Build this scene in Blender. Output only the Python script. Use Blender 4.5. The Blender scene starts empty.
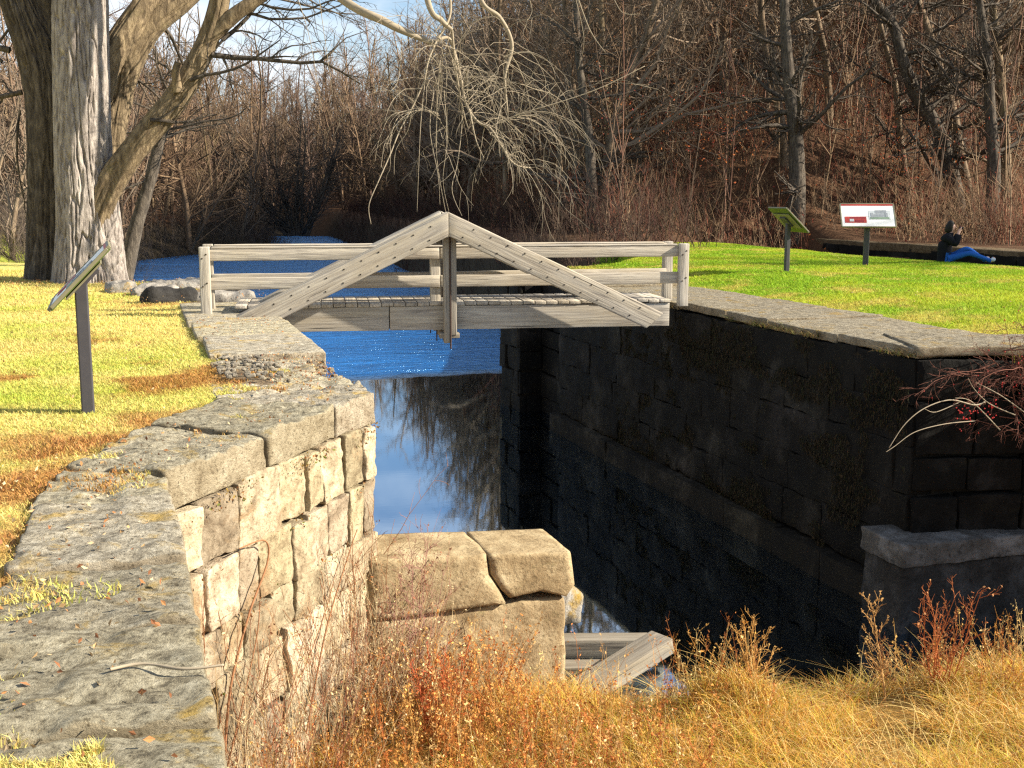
import bpy, math, random
import numpy as np
from mathutils import Vector

scene = bpy.context.scene
COL = scene.collection
SUN_AZ = math.radians(113)      # clockwise from +Y
SUN_EL = math.radians(30)

# ------------------------------------------------------------------ camera
F_, CX, CY, H = 1150.0, 512, 384, 1.75
VX, VY = 142, 197
PITCH = math.atan((CY - VY) / F_)
cp, sp = math.cos(PITCH), math.sin(PITCH)
YAW = math.atan(((CX - VX) / F_) / (cp + sp * (CY - VY) / F_))
FW = (math.sin(YAW) * cp, math.cos(YAW) * cp, -sp)
RT = (math.cos(YAW), -math.sin(YAW), 0)
UP = (math.sin(YAW) * sp, math.cos(YAW) * sp, cp)


def at(x, y, Y):
    """A sight line of the photograph met at a chosen distance Y up the canal."""
    a, b = (x - CX) / F_, (CY - y) / F_
    d = [FW[i] + a * RT[i] + b * UP[i] for i in range(3)]
    k = Y / d[1]
    return np.array((d[0] * k, Y, H + d[2] * k))


cam = bpy.data.cameras.new('camera')
cam.sensor_width = 36
cam.lens = F_ / 1024 * 36
cam.clip_start, cam.clip_end = 0.1, 3000
co = bpy.data.objects.new('camera', cam)
COL.objects.link(co)
co.location = (0, 0, H)
co.rotation_euler = (math.pi / 2 - PITCH, 0, -YAW)
scene.camera = co

# ------------------------------------------------------------------ noise


def _h(ix, iy, iz, s):
    n = (ix * 374761393 + iy * 668265263 + iz * 2147483647 + s * 1274126177) & 0xFFFFFFFF
    n = ((n ^ (n >> 13)) * 1274126177) & 0xFFFFFFFF
    n = ((n ^ (n >> 16)) * 2246822519) & 0xFFFFFFFF
    return ((n ^ (n >> 15)) & 0xFFFFFF) / float(0xFFFFFF)


def vnoise(P, seed=0):
    P = np.asarray(P, float)
    i = np.floor(P).astype(np.int64)
    f = P - i
    u = f * f * (3 - 2 * f)
    r = 0
    for dx in (0, 1):
        wx = u[:, 0] if dx else 1 - u[:, 0]
        for dy in (0, 1):
            wy = u[:, 1] if dy else 1 - u[:, 1]
            for dz in (0, 1):
                wz = u[:, 2] if dz else 1 - u[:, 2]
                r = r + wx * wy * wz * _h(i[:, 0] + dx, i[:, 1] + dy, i[:, 2] + dz, seed)
    return r


def fbm(P, o=4, seed=0):
    P = np.asarray(P, float)
    a, t, s = 1.0, 0, 0
    for k in range(o):
        t = t + a * vnoise(P * 2 ** k + 17.3 * k, seed + k)
        s += a
        a *= .5
    return t / s


def n2(X, Y, sc, o=3, seed=0):
    X = np.asarray(X, float).ravel()
    Y = np.asarray(Y, float).ravel()
    return fbm(np.stack([X * sc, Y * sc, np.full_like(X, .37)], 1), o, seed)


def sstep(x, a, b):
    t = np.clip((x - a) / (b - a), 0, 1)
    return t * t * (3 - 2 * t)


# ------------------------------------------------------------------ objects
ORIG = {}


def mesh_data(name, V, Q=None, T=None, mat=None, attrs=None, smooth=True):
    me = bpy.data.meshes.new(name)
    V = np.asarray(V, np.float32)
    Q = np.zeros((0, 4), int) if Q is None else np.asarray(Q).reshape(-1, 4)
    T = np.zeros((0, 3), int) if T is None else np.asarray(T).reshape(-1, 3)
    me.vertices.add(len(V))
    me.vertices.foreach_set('co', V.ravel())
    nl = Q.size + T.size
    me.loops.add(nl)
    me.loops.foreach_set('vertex_index', np.concatenate([Q.ravel(), T.ravel()]).astype(np.int32))
    me.polygons.add(len(Q) + len(T))
    ls = np.concatenate([np.arange(len(Q)) * 4, Q.size + np.arange(len(T)) * 3]).astype(np.int32)
    me.polygons.foreach_set('loop_start', ls)
    me.polygons.foreach_set('use_smooth', np.full(len(Q) + len(T), smooth))
    me.update(calc_edges=True)
    for k, a in (attrs or {}).items():
        a = np.asarray(a, np.float32)
        if a.shape[1] == 3 and k == 'col':
            a = np.concatenate([a, np.ones((len(a), 1), np.float32)], 1)
        if k == 'col':
            at_ = me.attributes.new(k, 'FLOAT_COLOR', 'POINT')
            at_.data.foreach_set('color', a.ravel())
        else:
            at_ = me.attributes.new(k, 'FLOAT_VECTOR', 'POINT')
            at_.data.foreach_set('vector', a.ravel())
    if mat:
        me.materials.append(mat)
    return me


def mk(name, V, Q=None, T=None, mat=None, parent=None, attrs=None, smooth=True):
    V = np.asarray(V, float)
    if parent is not None:
        V = V - np.array(ORIG.get(parent.name, (0, 0, 0)))
    o = bpy.data.objects.new(name, mesh_data(name, V, Q, T, mat, attrs, smooth))
    COL.objects.link(o)
    if parent is not None:
        o.parent = parent
        ORIG[o.name] = ORIG.get(parent.name, (0, 0, 0))
    return o


def thing(name, label, cat, loc=(0, 0, 0), group=None):
    o = bpy.data.objects.new(name, None)
    o.empty_display_size = .2
    COL.objects.link(o)
    o.location = loc
    ORIG[o.name] = tuple(loc)
    return tag(o, label, cat, group)


def tag(o, label, cat, group=None, kind=None):
    o['label'] = label
    o['category'] = cat
    if group:
        o['group'] = group
    if kind:
        o['kind'] = kind
    return o


class Bag:
    """collects pieces of geometry that end up in ONE mesh"""

    def __init__(s):
        s.V, s.Q, s.T, s.A, s.n = [], [], [], {}, 0

    def add(s, V, Q=None, T=None, **attrs):
        V = np.asarray(V, float)
        s.V.append(V)
        if Q is not None and len(Q):
            s.Q.append(np.asarray(Q).reshape(-1, 4) + s.n)
        if T is not None and len(T):
            s.T.append(np.asarray(T).reshape(-1, 3) + s.n)
        for k, a in attrs.items():
            a = np.asarray(a, float)
            if a.ndim == 1:
                a = np.tile(a, (len(V), 1))
            s.A.setdefault(k, []).append(a)
        s.n += len(V)

    def make(s, name, mat, parent=None, smooth=True):
        return mk(name, np.concatenate(s.V), np.concatenate(s.Q) if s.Q else None,
                  np.concatenate(s.T) if s.T else None, mat, parent,
                  {k: np.concatenate(a) for k, a in s.A.items()}, smooth)


# ------------------------------------------------------------------ materials


class NT:
    def __init__(s, name):
        s.m = bpy.data.materials.new(name)
        s.m.use_nodes = True
        s.t = s.m.node_tree
        s.b = s.t.nodes['Principled BSDF']
        s.out = s.t.nodes['Material Output']

    def n(s, typ, **kw):
        x = s.t.nodes.new(typ)
        for k, v in kw.items():
            if k.startswith('i_'):
                x.inputs[k[2:].replace('_', ' ')].default_value = v
            else:
                setattr(x, k, v)
        return x

    def l(s, a, b):
        s.t.links.new(a, b)

    def coord(s, scale=(1, 1, 1), attr=None):
        if attr:
            a = s.n('ShaderNodeAttribute', attribute_name=attr)
            v = a.outputs['Vector']
        else:
            a = s.n('ShaderNodeTexCoord')
            v = a.outputs['Object']
        mp = s.n('ShaderNodeMapping')
        mp.inputs['Scale'].default_value = scale
        s.l(v, mp.inputs['Vector'])
        return mp.outputs['Vector']

    def noise(s, vec, scale, detail=6, rough=.6, dist=0.):
        x = s.n('ShaderNodeTexNoise')
        x.inputs['Scale'].default_value = scale
        x.inputs['Detail'].default_value = detail
        x.inputs['Roughness'].default_value = rough
        x.inputs['Distortion'].default_value = dist
        s.l(vec, x.inputs['Vector'])
        return x.outputs['Fac']

    def ramp(s, fac, stops):
        r = s.n('ShaderNodeValToRGB')
        e = r.color_ramp.elements
        while len(e) < len(stops):
            e.new(.5)
        for i, (p_, c) in enumerate(stops):
            e[i].position = p_
            e[i].color = (*c, 1) if len(c) == 3 else c
        s.l(fac, r.inputs['Fac'])
        return r.outputs['Color']

    def mix(s, fac, a, b, mode='MIX'):
        x = s.n('ShaderNodeMix', data_type='RGBA', blend_type=mode)
        for sock, v in ((x.inputs['Factor'], fac), (x.inputs['A'], a), (x.inputs['B'], b)):
            if isinstance(v, (float, int)):
                sock.default_value = v
            elif isinstance(v, tuple):
                sock.default_value = (*v, 1)
            else:
                s.l(v, sock)
        return x.outputs['Result']

    def col(s):
        return s.n('ShaderNodeAttribute', attribute_name='col').outputs['Color']

    def bump(s, h, strength=.5, dist=.02):
        b = s.n('ShaderNodeBump')
        b.inputs['Strength'].default_value = strength
        b.inputs['Distance'].default_value = dist
        s.l(h, b.inputs['Height'])
        s.l(b.outputs['Normal'], s.b.inputs['Normal'])

    def done(s, color=None, rough=.85, spec=.25):
        if color is not None:
            if isinstance(color, tuple):
                s.b.inputs['Base Color'].default_value = (*color, 1)
            else:
                s.l(color, s.b.inputs['Base Color'])
        s.b.inputs['Roughness'].default_value = rough
        s.b.inputs['Specular IOR Level'].default_value = spec
        return s.m


def m_plain(name, c, rough=.6, spec=.3):
    t = NT(name)
    v = t.coord()
    f = t.noise(v, 14, 5)
    return t.done(t.mix(f, tuple(x * .75 for x in c), tuple(min(1, x * 1.2) for x in c)), rough, spec)


def m_stone(name, stops, scale=2.2, lichen=None, moss=None, b=.6, fine=22, use_col=True):
    t = NT(name)
    v = t.coord()
    f = t.noise(v, scale, 9, .68, .3)
    c = t.ramp(f, stops)
    if use_col:
        c = t.mix(1.0, c, t.col(), 'MULTIPLY')
    if lichen:
        k = t.ramp(t.noise(v, 1.7, 7, .7, .6), [(.56, (0, 0, 0)), (.66, (1, 1, 1))])
        c = t.mix(k, c, lichen)
    if moss:
        k = t.ramp(t.noise(t.coord((1, 1, 1.7)), 2.9, 6, .7), [(.58, (0, 0, 0)), (.7, (1, 1, 1))])
        c = t.mix(k, c, moss)
    pit = t.ramp(t.noise(v, fine * 2.2, 4, .6), [(.33, (.35, .33, .3)), (.45, (1, 1, 1))])
    c = t.mix(.75, c, pit, 'MULTIPLY')
    hh = t.noise(v, fine, 8, .7)
    t.bump(hh, b, .03)
    return t.done(c, .9, .2)


def m_wood(name, stops, dark=(.05, .045, .04)):
    t = NT(name)
    v = t.coord((1.2, 26, 26), 'loc')
    g = t.noise(v, 1.0, 8, .65, .8)
    c = t.ramp(g, stops)
    v2 = t.coord((.8, 6, 6), 'loc')
    c = t.mix(t.ramp(t.noise(v2, 1.0, 5, .6, .4), [(.4, (0, 0, 0)), (.75, (.55, .55, .55))]), c, (.36, .3, .2))
    cr = t.ramp(t.noise(t.coord((.9, 55, 55), 'loc'), 1., 3, .5), [(.27, (1, 1, 1)), (.36, (0, 0, 0))])
    c = t.mix(cr, c, dark)
    c = t.mix(1.0, c, t.col(), 'MULTIPLY')
    t.bump(g, .7, .012)
    return t.done(c, .82, .25)


def m_bark(name, stops, sc=11., moss=None):
    t = NT(name)
    v = t.coord((1, 1, .3))
    g = t.noise(v, sc, 8, .65, .5)
    c = t.ramp(g, stops)
    if moss:
        k = t.ramp(t.noise(t.coord(), 1.4, 6, .7), [(.58, (0, 0, 0)), (.72, (.8, .8, .8))])
        c = t.mix(k, c, moss)
    t.bump(t.noise(v, sc * 2., 8, .75), 1., .045)
    return t.done(c, .9, .15)


def m_col(name, trans=.0, rough=.8, var=30):
    """colour comes from the thing's own per-piece colour attribute"""
    t = NT(name)
    c = t.col()
    if var:
        c = t.mix(t.noise(t.coord(), var, 3), t.mix(1., c, (.65, .62, .6), 'MULTIPLY'), t.mix(1., c, (1.3, 1.3, 1.3), 'MULTIPLY'))
    t.done(c, rough, .15)
    if trans:
        tr = t.n('ShaderNodeBsdfTranslucent')
        t.l(c, tr.inputs['Color'])
        mx = t.n('ShaderNodeMixShader')
        mx.inputs[0].default_value = trans
        t.l(t.b.outputs[0], mx.inputs[1])
        t.l(tr.outputs[0], mx.inputs[2])
        t.l(mx.outputs[0], t.out.inputs['Surface'])
    return t.m


M = {}
t = NT('coping_stone')
v = t.coord()
f = t.noise(t.coord((.8, 1.2, 2.2)), 13, 10, .78, .35)
top = t.ramp(f, [(.32, (.10, .088, .07)), (.43, (.24, .21, .16)), (.52, (.40, .36, .28)), (.66, (.60, .55, .45))])
k = t.ramp(t.noise(v, 2.3, 8, .75, .8), [(.54, (0, 0, 0)), (.66, (.85, .85, .85))])
top = t.mix(k, top, t.mix(t.noise(v, 9, 4), (.30, .20, .05), (.62, .42, .11)))
k = t.ramp(t.noise(t.coord((1.3, .7, 1)), 3.1, 8, .75, .5), [(.6, (0, 0, 0)), (.68, (.8, .8, .8))])
top = t.mix(k, top, (.15, .12, .07))
side = t.ramp(t.noise(v, 4., 9, .7, .3), [(.28, (.15, .115, .075)), (.42, (.30, .245, .17)), (.56, (.45, .385, .285)), (.8, (.56, .50, .40))])
ge = t.n('ShaderNodeNewGeometry')
sx = t.n('ShaderNodeSeparateXYZ')
t.l(ge.outputs['True Normal'], sx.inputs[0])
mrr = t.n('ShaderNodeMapRange')
mrr.inputs['From Min'].default_value = .45
mrr.inputs['From Max'].default_value = .8
t.l(sx.outputs['Z'], mrr.inputs['Value'])
c = t.mix(mrr.outputs['Result'], side, top)
c = t.mix(1.0, c, t.col(), 'MULTIPLY')
pit = t.ramp(t.noise(v, 42, 5, .65), [(.34, (.3, .28, .25)), (.46, (1, 1, 1))])
c = t.mix(.8, c, pit, 'MULTIPLY')
t.bump(t.noise(t.coord((1, 1, 1.6)), 17, 10, .75), 1.0, .045)
M['coping'] = t.done(c, .92, .15)
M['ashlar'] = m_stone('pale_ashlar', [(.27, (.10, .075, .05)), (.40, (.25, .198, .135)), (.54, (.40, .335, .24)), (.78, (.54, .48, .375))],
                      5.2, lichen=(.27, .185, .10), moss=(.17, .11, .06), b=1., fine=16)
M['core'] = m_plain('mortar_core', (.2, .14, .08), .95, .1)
M['dark_ashlar'] = m_stone('shaded_damp_ashlar', [(.36, (.003, .0028, .0024)), (.52, (.009, .008, .0065)), (.64, (.03, .028, .026)), (.76, (.085, .082, .085))], 1.0,  # near-black tone holds the wall's shade as well as its damp
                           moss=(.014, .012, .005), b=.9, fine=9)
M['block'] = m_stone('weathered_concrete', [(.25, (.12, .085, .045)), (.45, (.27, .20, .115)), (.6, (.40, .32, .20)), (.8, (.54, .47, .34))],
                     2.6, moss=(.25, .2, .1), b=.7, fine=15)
M['dark_block'] = m_stone('shaded_concrete', [(.3, (.025, .023, .02)), (.5, (.065, .062, .06)), (.7, (.15, .15, .155))], 2.4, b=.9, fine=9)  # dark tone paints the abutment's shade into the concrete
M['rubble'] = m_stone('grey_rubble', [(.3, (.1, .095, .085)), (.5, (.25, .23, .2)), (.75, (.4, .38, .34))], 3, lichen=(.3, .2, .05), b=.8)
M['shadowed_rock'] = m_stone('shadowed_rock', [(.3, (.015, .014, .013)), (.6, (.04, .038, .036)), (.8, (.09, .085, .08))], 4, b=.8)  # near-black tone puts the shadow on the rock into its colour
M['wood'] = m_wood('weathered_wood', [(.25, (.12, .108, .098)), (.42, (.31, .285, .255)), (.6, (.47, .44, .385)), (.85, (.60, .56, .48))])
M['dark_wood'] = m_wood('dark_post_wood', [(.3, (.06, .055, .06)), (.6, (.12, .11, .12)), (.85, (.19, .175, .17))])
M['iron'] = m_plain('rusted_iron', (.05, .03, .022), .6)
M['bark_pale'] = m_bark('pale_ridged_bark', [(.25, (.09, .075, .066)), (.42, (.22, .19, .168)), (.62, (.40, .355, .315)), (.85, (.54, .49, .43))])
M['bark_gold'] = m_bark('brown_ridged_bark', [(.25, (.045, .033, .022)), (.45, (.14, .104, .064)), (.65, (.29, .222, .135)), (.88, (.42, .335, .21))],
                        moss=(.16, .135, .06))
M['bark_dark'] = m_bark('dark_bark', [(.28, (.03, .025, .02)), (.5, (.085, .07, .055)), (.72, (.18, .15, .115)), (.88, (.28, .235, .17))])
M['bark_wood'] = m_bark('woodland_bark', [(.3, (.05, .036, .024)), (.5, (.16, .115, .075)), (.8, (.34, .26, .17))], 3)
M['twig_brown'] = m_plain('brown_twigs', (.185, .118, .072), .9, .1)
M['twig_grey'] = m_plain('grey_twigs', (.21, .16, .115), .9, .1)
M['twig_pale'] = m_plain('pale_twigs', (.30, .25, .18), .8, .1)
M['grass'] = m_col('grass_blades', .35, .7, 0)
M['leaf'] = m_col('dry_leaves', .25, .8, 40)
M['stem'] = m_col('dry_stems', 0., .85, 20)
M['green_metal'] = m_plain('green_painted_back', (.075, .11, .022), .5, .4)
M['frame_metal'] = m_plain('bronze_frame', (.17, .155, .09), .5, .5)
M['post_metal'] = m_plain('slate_post', (.045, .043, .05), .55, .4)
M['panel_white'] = m_plain('white_panel', (.78, .77, .74), .4, .4)
M['ink_red'] = m_plain('red_ink', (.38, .05, .04), .5)
M['ink_dark_red'] = m_plain('maroon_ink', (.24, .03, .035), .5)
M['ink_grey'] = m_plain('grey_ink', (.28, .3, .32), .5)
M['ink_pale'] = m_plain('pale_ink', (.5, .53, .54), .5)
M['ink_green'] = m_plain('green_ink', (.2, .28, .2), .5)
M['skin'] = m_plain('skin', (.55, .33, .25), .6)
M['jacket'] = m_plain('black_cloth', (.012, .012, .016), .9, .1)
M['jeans'] = m_plain('blue_denim', (.02, .10, .38), .85, .1)
M['shoe'] = m_plain('pale_shoe', (.55, .6, .72), .6)
M['hair'] = m_plain('dark_hair', (.012, .009, .008), .7)
M['cam_black'] = m_plain('black_plastic', (.02, .018, .02), .4)
M['cam_red'] = m_plain('red_strap', (.35, .03, .03), .5)


# ------------------------------------------------------------------ shapes


def rbox_grid(size, res, r):
    """surface grid of a rounded box centred on 0: verts, quads, loc"""
    h = np.array(size) / 2.0
    nx, ny, nz = [max(1, int(math.ceil(s_ / res))) for s_ in size]
    r = min(r, *(h * .95))

    def lines(a, n):
        m = a - r
        return np.concatenate([[-a, -a + r * .3], np.linspace(-m, m, n + 1), [a - r * .3, a]])
    gx, gy, gz = [lines(a, n) for a, n in zip(h, (nx, ny, nz))]
    nx, ny, nz = nx + 4, ny + 4, nz + 4
    idx, V, Q = {}, [], []

    def vid(i, j, k):
        t = (i, j, k)
        if t not in idx:
            idx[t] = len(V)
            V.append((gx[i], gy[j], gz[k]))
        return idx[t]

    for i in range(nx):
        for j in range(ny):
            Q.append([vid(i, j, 0), vid(i, j + 1, 0), vid(i + 1, j + 1, 0), vid(i + 1, j, 0)])
            Q.append([vid(i, j, nz), vid(i + 1, j, nz), vid(i + 1, j + 1, nz), vid(i, j + 1, nz)])
    for i in range(nx):
        for k in range(nz):
            Q.append([vid(i, 0, k), vid(i + 1, 0, k), vid(i + 1, 0, k + 1), vid(i, 0, k + 1)])
            Q.append([vid(i, ny, k), vid(i, ny, k + 1), vid(i + 1, ny, k + 1), vid(i + 1, ny, k)])
    for j in range(ny):
        for k in range(nz):
            Q.append([vid(0, j, k), vid(0, j, k + 1), vid(0, j + 1, k + 1), vid(0, j + 1, k)])
            Q.append([vid(nx, j, k), vid(nx, j + 1, k), vid(nx, j + 1, k + 1), vid(nx, j, k + 1)])
    P = np.array(V)
    q = np.clip(P, -(h - r), h - r)
    d = P - q
    L = np.linalg.norm(d, axis=1, keepdims=True)
    P = np.where(L > 1e-9, q + d / np.maximum(L, 1e-9) * r, P)
    return P, np.array(Q)


def hexa(corners, z0, z1, res, r, amp, freq, seed, slope=None):
    """a block over four plan corners (anticlockwise), displaced like broken stone"""
    c = np.array(corners, float)
    sx = (np.linalg.norm(c[1] - c[0]) + np.linalg.norm(c[2] - c[3])) / 2
    sy = (np.linalg.norm(c[3] - c[0]) + np.linalg.norm(c[2] - c[1])) / 2
    P, Q = rbox_grid((sx, sy, z1 - z0), res, r)
    u = (P[:, 0] / sx + .5)[:, None]
    v = (P[:, 1] / sy + .5)[:, None]
    xy = c[0] * (1 - u) * (1 - v) + c[1] * u * (1 - v) + c[2] * u * v + c[3] * (1 - u) * v
    z = P[:, 2] + (z0 + z1) / 2
    W = np.column_stack([xy, z])
    return rough(rough(W, amp, freq, seed), amp * .45, freq * 4.5, seed + 50), Q


def rough(W, amp, freq, seed):
    d = np.stack([fbm(W * freq + 31.7 * k, 4, seed + 7 * k) - .5 for k in range(3)], 1)
    return W + d * 2 * amp


def beam(p0, p1, w, h, up=(0, 0, 1), res=.12, r=.012, amp=.006, seed=0, bag=None, tint=1.0, shear=(0, 0)):
    """a squared timber from p0 to p1; w across, h along `up`"""
    p0, p1 = np.array(p0, float), np.array(p1, float)
    a = p1 - p0
    L = np.linalg.norm(a)
    a /= L
    up = np.array(up, float)
    s = np.cross(up, a)
    s /= np.linalg.norm(s)
    u = np.cross(a, s)
    P, Q = rbox_grid((L, w, h), res, r)
    P = P.copy()
    P[:, 0] += P[:, 2] * np.where(P[:, 0] > 0, shear[1], shear[0]) * np.clip((np.abs(P[:, 0]) - (L / 2 - .2)) / .18, 0, 1)
    loc = P + np.array((seed * 3.1, seed * 1.7, seed * .9))
    W = (p0 + p1) / 2 + P[:, :1] * a + P[:, 1:2] * s + P[:, 2:] * u
    W = rough(W, amp, 3, seed)
    b = bag or Bag()
    wr = math.sin(seed * 12.9898) * .5 + .5
    b.add(W, Q, loc=loc, col=np.array((tint, tint * (.99 - .03 * wr), tint * (.97 - .08 * wr))) * (.86 + .2 * (math.sin(seed * 7.3) * .5 + .5)))
    return b


def tubes(segs, sides=3):
    """many separate tapering tubes: segs (n,8) = p, q, ra, rb"""
    S = np.asarray(segs, float)
    p, q, ra, rb = S[:, :3], S[:, 3:6], S[:, 6], S[:, 7]
    d = q - p
    L = np.linalg.norm(d, axis=1, keepdims=True)
    d = d / np.maximum(L, 1e-9)
    ref = np.where(np.abs(d[:, 2:3]) < .9, [[0, 0, 1.]], [[1., 0, 0]])
    a = np.cross(d, ref)
    a /= np.maximum(np.linalg.norm(a, axis=1, keepdims=True), 1e-9)
    b = np.cross(d, a)
    n = len(S)
    V = np.zeros((n, 2, sides, 3))
    for k in range(sides):
        t = 2 * math.pi * k / sides
        o = a * math.cos(t) + b * math.sin(t)
        V[:, 0, k] = p + o * ra[:, None]
        V[:, 1, k] = q + o * rb[:, None]
    base = (np.arange(n) * 2 * sides)[:, None]
    k = np.arange(sides)
    k2 = (k + 1) % sides
    Q = np.stack([base + k, base + k2, base + sides + k2, base + sides + k], 2).reshape(-1, 4)
    return V.reshape(-1, 3), Q


def studs(segs):
    """bolt heads: short capped tubes"""
    V, Q = tubes(segs, 6)
    n = len(segs)
    b0 = np.arange(n)[:, None] * 12
    T = np.concatenate([b0 + np.array([[0, k + 1, k]]) for k in range(1, 5)])
    return V, Q, T


def smooth_path(pts, radii, n):
    pts = np.array(pts, float)
    radii = np.array(radii, float)
    m = len(pts)
    t = np.linspace(0, m - 1 - 1e-6, n)
    i = t.astype(int)
    f = (t - i)[:, None]
    g = lambda A, k: A[np.clip(k, 0, m - 1)]

    def cr(A):
        p0, p1, p2, p3 = g(A, i - 1), g(A, i), g(A, i + 1), g(A, i + 2)
        return .5 * (2 * p1 + (p2 - p0) * f + (2 * p0 - 5 * p1 + 4 * p2 - p3) * f ** 2 + (3 * p1 - p0 - 3 * p2 + p3) * f ** 3)
    return cr(pts), np.maximum(cr(radii[:, None])[:, 0], .002)


def sweep(pts, radii, n=12, sides=8, ridge=0., freq=9., seed=0, flare=0., cap=True):
    """one welded limb along a smooth path, with bark ridges"""
    P, R = smooth_path(pts, radii, n)
    d = np.gradient(P, axis=0)
    d /= np.linalg.norm(d, axis=1, keepdims=True)
    a = np.cross(d[0], (0, 1, .1) if abs(d[0][1]) < .9 else (1, 0, 0))
    A = []
    for k in range(n):
        a = a - d[k] * np.dot(a, d[k])
        a /= np.linalg.norm(a)
        A.append(a)
    A = np.array(A)
    B = np.cross(d, A)
    th = np.linspace(0, 2 * math.pi, sides, endpoint=False)
    c, s = np.cos(th), np.sin(th)
    rad = np.repeat(R[:, None], sides, 1)
    if ridge:
        sl = np.concatenate([[0], np.cumsum(np.linalg.norm(np.diff(P, axis=0), axis=1))])
        G = np.stack([np.outer(R, c) * freq, np.outer(R, s) * freq, np.repeat(sl[:, None], sides, 1) * freq * .10], 2).reshape(-1, 3)
        w = fbm(G * .35 + 5, 2, seed + 3)[:, None] * 2.2
        nz = fbm(G + w, 2, seed)
        rd = np.clip(np.abs(nz - .5) / .11, 0, 1) ** .8 * 1.3 - .3 + (fbm(G * 3.1, 2, seed + 5) - .5) * .5
        big = fbm(G * .12 + 9, 2, seed + 11) - .5
        rad = rad + (np.clip(rd, -.6, 1.2).reshape(n, sides) - .6) * ridge + big.reshape(n, sides) * ridge * 3
        if flare:
            fl = np.exp(-sl / .5)[:, None] * flare * (.55 + .45 * np.cos(th * 5 + 1.3))[None]
            rad = rad + fl
    V = P[:, None] + rad[..., None] * (c[None, :, None] * A[:, None] + s[None, :, None] * B[:, None])
    i = np.arange(n - 1)[:, None] * sides
    k = np.arange(sides)[None]
    k2 = (k + 1) % sides
    Q = np.stack([i + k, i + k2, i + sides + k2, i + sides + k], 2).reshape(-1, 4)
    V = V.reshape(-1, 3)
    T = None
    if cap:
        V = np.concatenate([V, P[-1:]])
        e = (n - 1) * sides
        kk = np.arange(sides)
        T = np.stack([e + kk, e + (kk + 1) % sides, np.full(sides, len(V) - 1)], 1)
    return V, Q, T


def _nrm(v):
    l = math.sqrt(v[0] * v[0] + v[1] * v[1] + v[2] * v[2]) or 1
    return (v[0] / l, v[1] / l, v[2] / l)


def grow(rng, p, d, L, r, lvl, P, out):
    n = P['n'][lvl]
    step = L / n
    tip = P['tip'][lvl]
    wob, up = P['wob'][lvl], P['up'][lvl]
    for i in range(n):
        d = _nrm((d[0] + rng.gauss(0, wob), d[1] + rng.gauss(0, wob), d[2] + rng.gauss(0, wob) + up))
        q = (p[0] + d[0] * step, p[1] + d[1] * step, p[2] + d[2] * step)
        f0, f1 = i / n, (i + 1) / n
        ra, rb = r * (1 - (1 - tip) * f0), r * (1 - (1 - tip) * f1)
        out[lvl].append((*p, *q, ra, rb))
        if lvl + 1 < len(P['n']) and f1 > P['start'][lvl]:
            e = P['kids'][lvl] / (n * (1 - P['start'][lvl]))
            k = int(e) + (rng.random() < e - int(e))
            for _ in range(k):
                t = rng.random()
                b = (p[0] + (q[0] - p[0]) * t, p[1] + (q[1] - p[1]) * t, p[2] + (q[2] - p[2]) * t)
                ph = rng.random() * 2 * math.pi
                ref = (0, 0, 1) if abs(d[2]) < .9 else (1, 0, 0)
                ax = _nrm((d[1] * ref[2] - d[2] * ref[1], d[2] * ref[0] - d[0] * ref[2], d[0] * ref[1] - d[1] * ref[0]))
                ay = (d[1] * ax[2] - d[2] * ax[1], d[2] * ax[0] - d[0] * ax[2], d[0] * ax[1] - d[1] * ax[0])
                an = P['ang'][lvl] * rng.uniform(.65, 1.3)
                ca, sa = math.cos(an), math.sin(an)
                cd = tuple(d[j] * ca + sa * (ax[j] * math.cos(ph) + ay[j] * math.sin(ph)) for j in range(3))
                frac = f0 + (f1 - f0) * t
                grow(rng, b, cd, L * P['ratio'][lvl] * (1 - .55 * frac) * rng.uniform(.6, 1.25),
                     max(P['rmin'], (ra * .55) * rng.uniform(.6, 1)), lvl + 1, P, out)
        p = q


FOREST = dict(n=(12, 5, 3, 2), tip=(.2, .25, .4, .5), wob=(.05, .16, .2, .25), up=(.03, .07, .05, .03), kids=(30, 7, 4, 0),
              start=(.22, .15, .1, 0), ang=(.95, .75, .7, .6), ratio=(.34, .5, .5, .5), rmin=.011)
SPREAD = dict(n=(10, 6, 4, 2), tip=(.35, .25, .4, .5), wob=(.07, .2, .25, .25), up=(.02, .05, .03, .0), kids=(22, 8, 5, 0),
              start=(.25, .15, .1, 0), ang=(1.0, .8, .8, .7), ratio=(.5, .5, .5, .5), rmin=.011)
CLUMP = dict(n=(7, 4, 3), tip=(.3, .3, .5), wob=(.08, .18, .2), up=(.05, .06, .04), kids=(16, 8, 0),
             start=(.12, .1, 0), ang=(.65, .6, .6), ratio=(.42, .5, .5), rmin=.012)
LOW = dict(n=(5, 3, 1), tip=(.25, .3, .5), wob=(.07, .18, .2), up=(.03, .07, .04), kids=(20, 8, 0),
           start=(.15, .1, 0), ang=(.85, .7, .6), ratio=(.36, .55, .5), rmin=.014)


def tree_segs(seed, P, h, r, lean=(0, 0)):
    rng = random.Random(seed)
    out = [[] for _ in P['n']]
    grow(rng, (0, 0, -.2), _nrm((lean[0], lean[1], 1)), h, r, 0, P, out)
    return out


# ------------------------------------------------------------------ terrain
LW = np.array([(-14, .17), (3.4, .15), (7.34, .05), (9.9, 1.85), (14, 1.82), (24.6, 1.82), (27, -.4), (60, -1.4), (92, -1.), (103, 5),
               (108, 11), (116, 13.2), (150, 16), (220, 21)])
RW = np.array([(-14, 16), (7.4, 15.5), (8.2, 12.1), (10.5, 10.4), (11.0, 8.9), (12, 8.5), (25.8, 8.5), (26.2, 8.2), (29, 10.6), (35, 12.6), (55, 14.2), (100, 18.2),
               (140, 21.5), (220, 23)])
WATER_Z = -3.15


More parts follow.
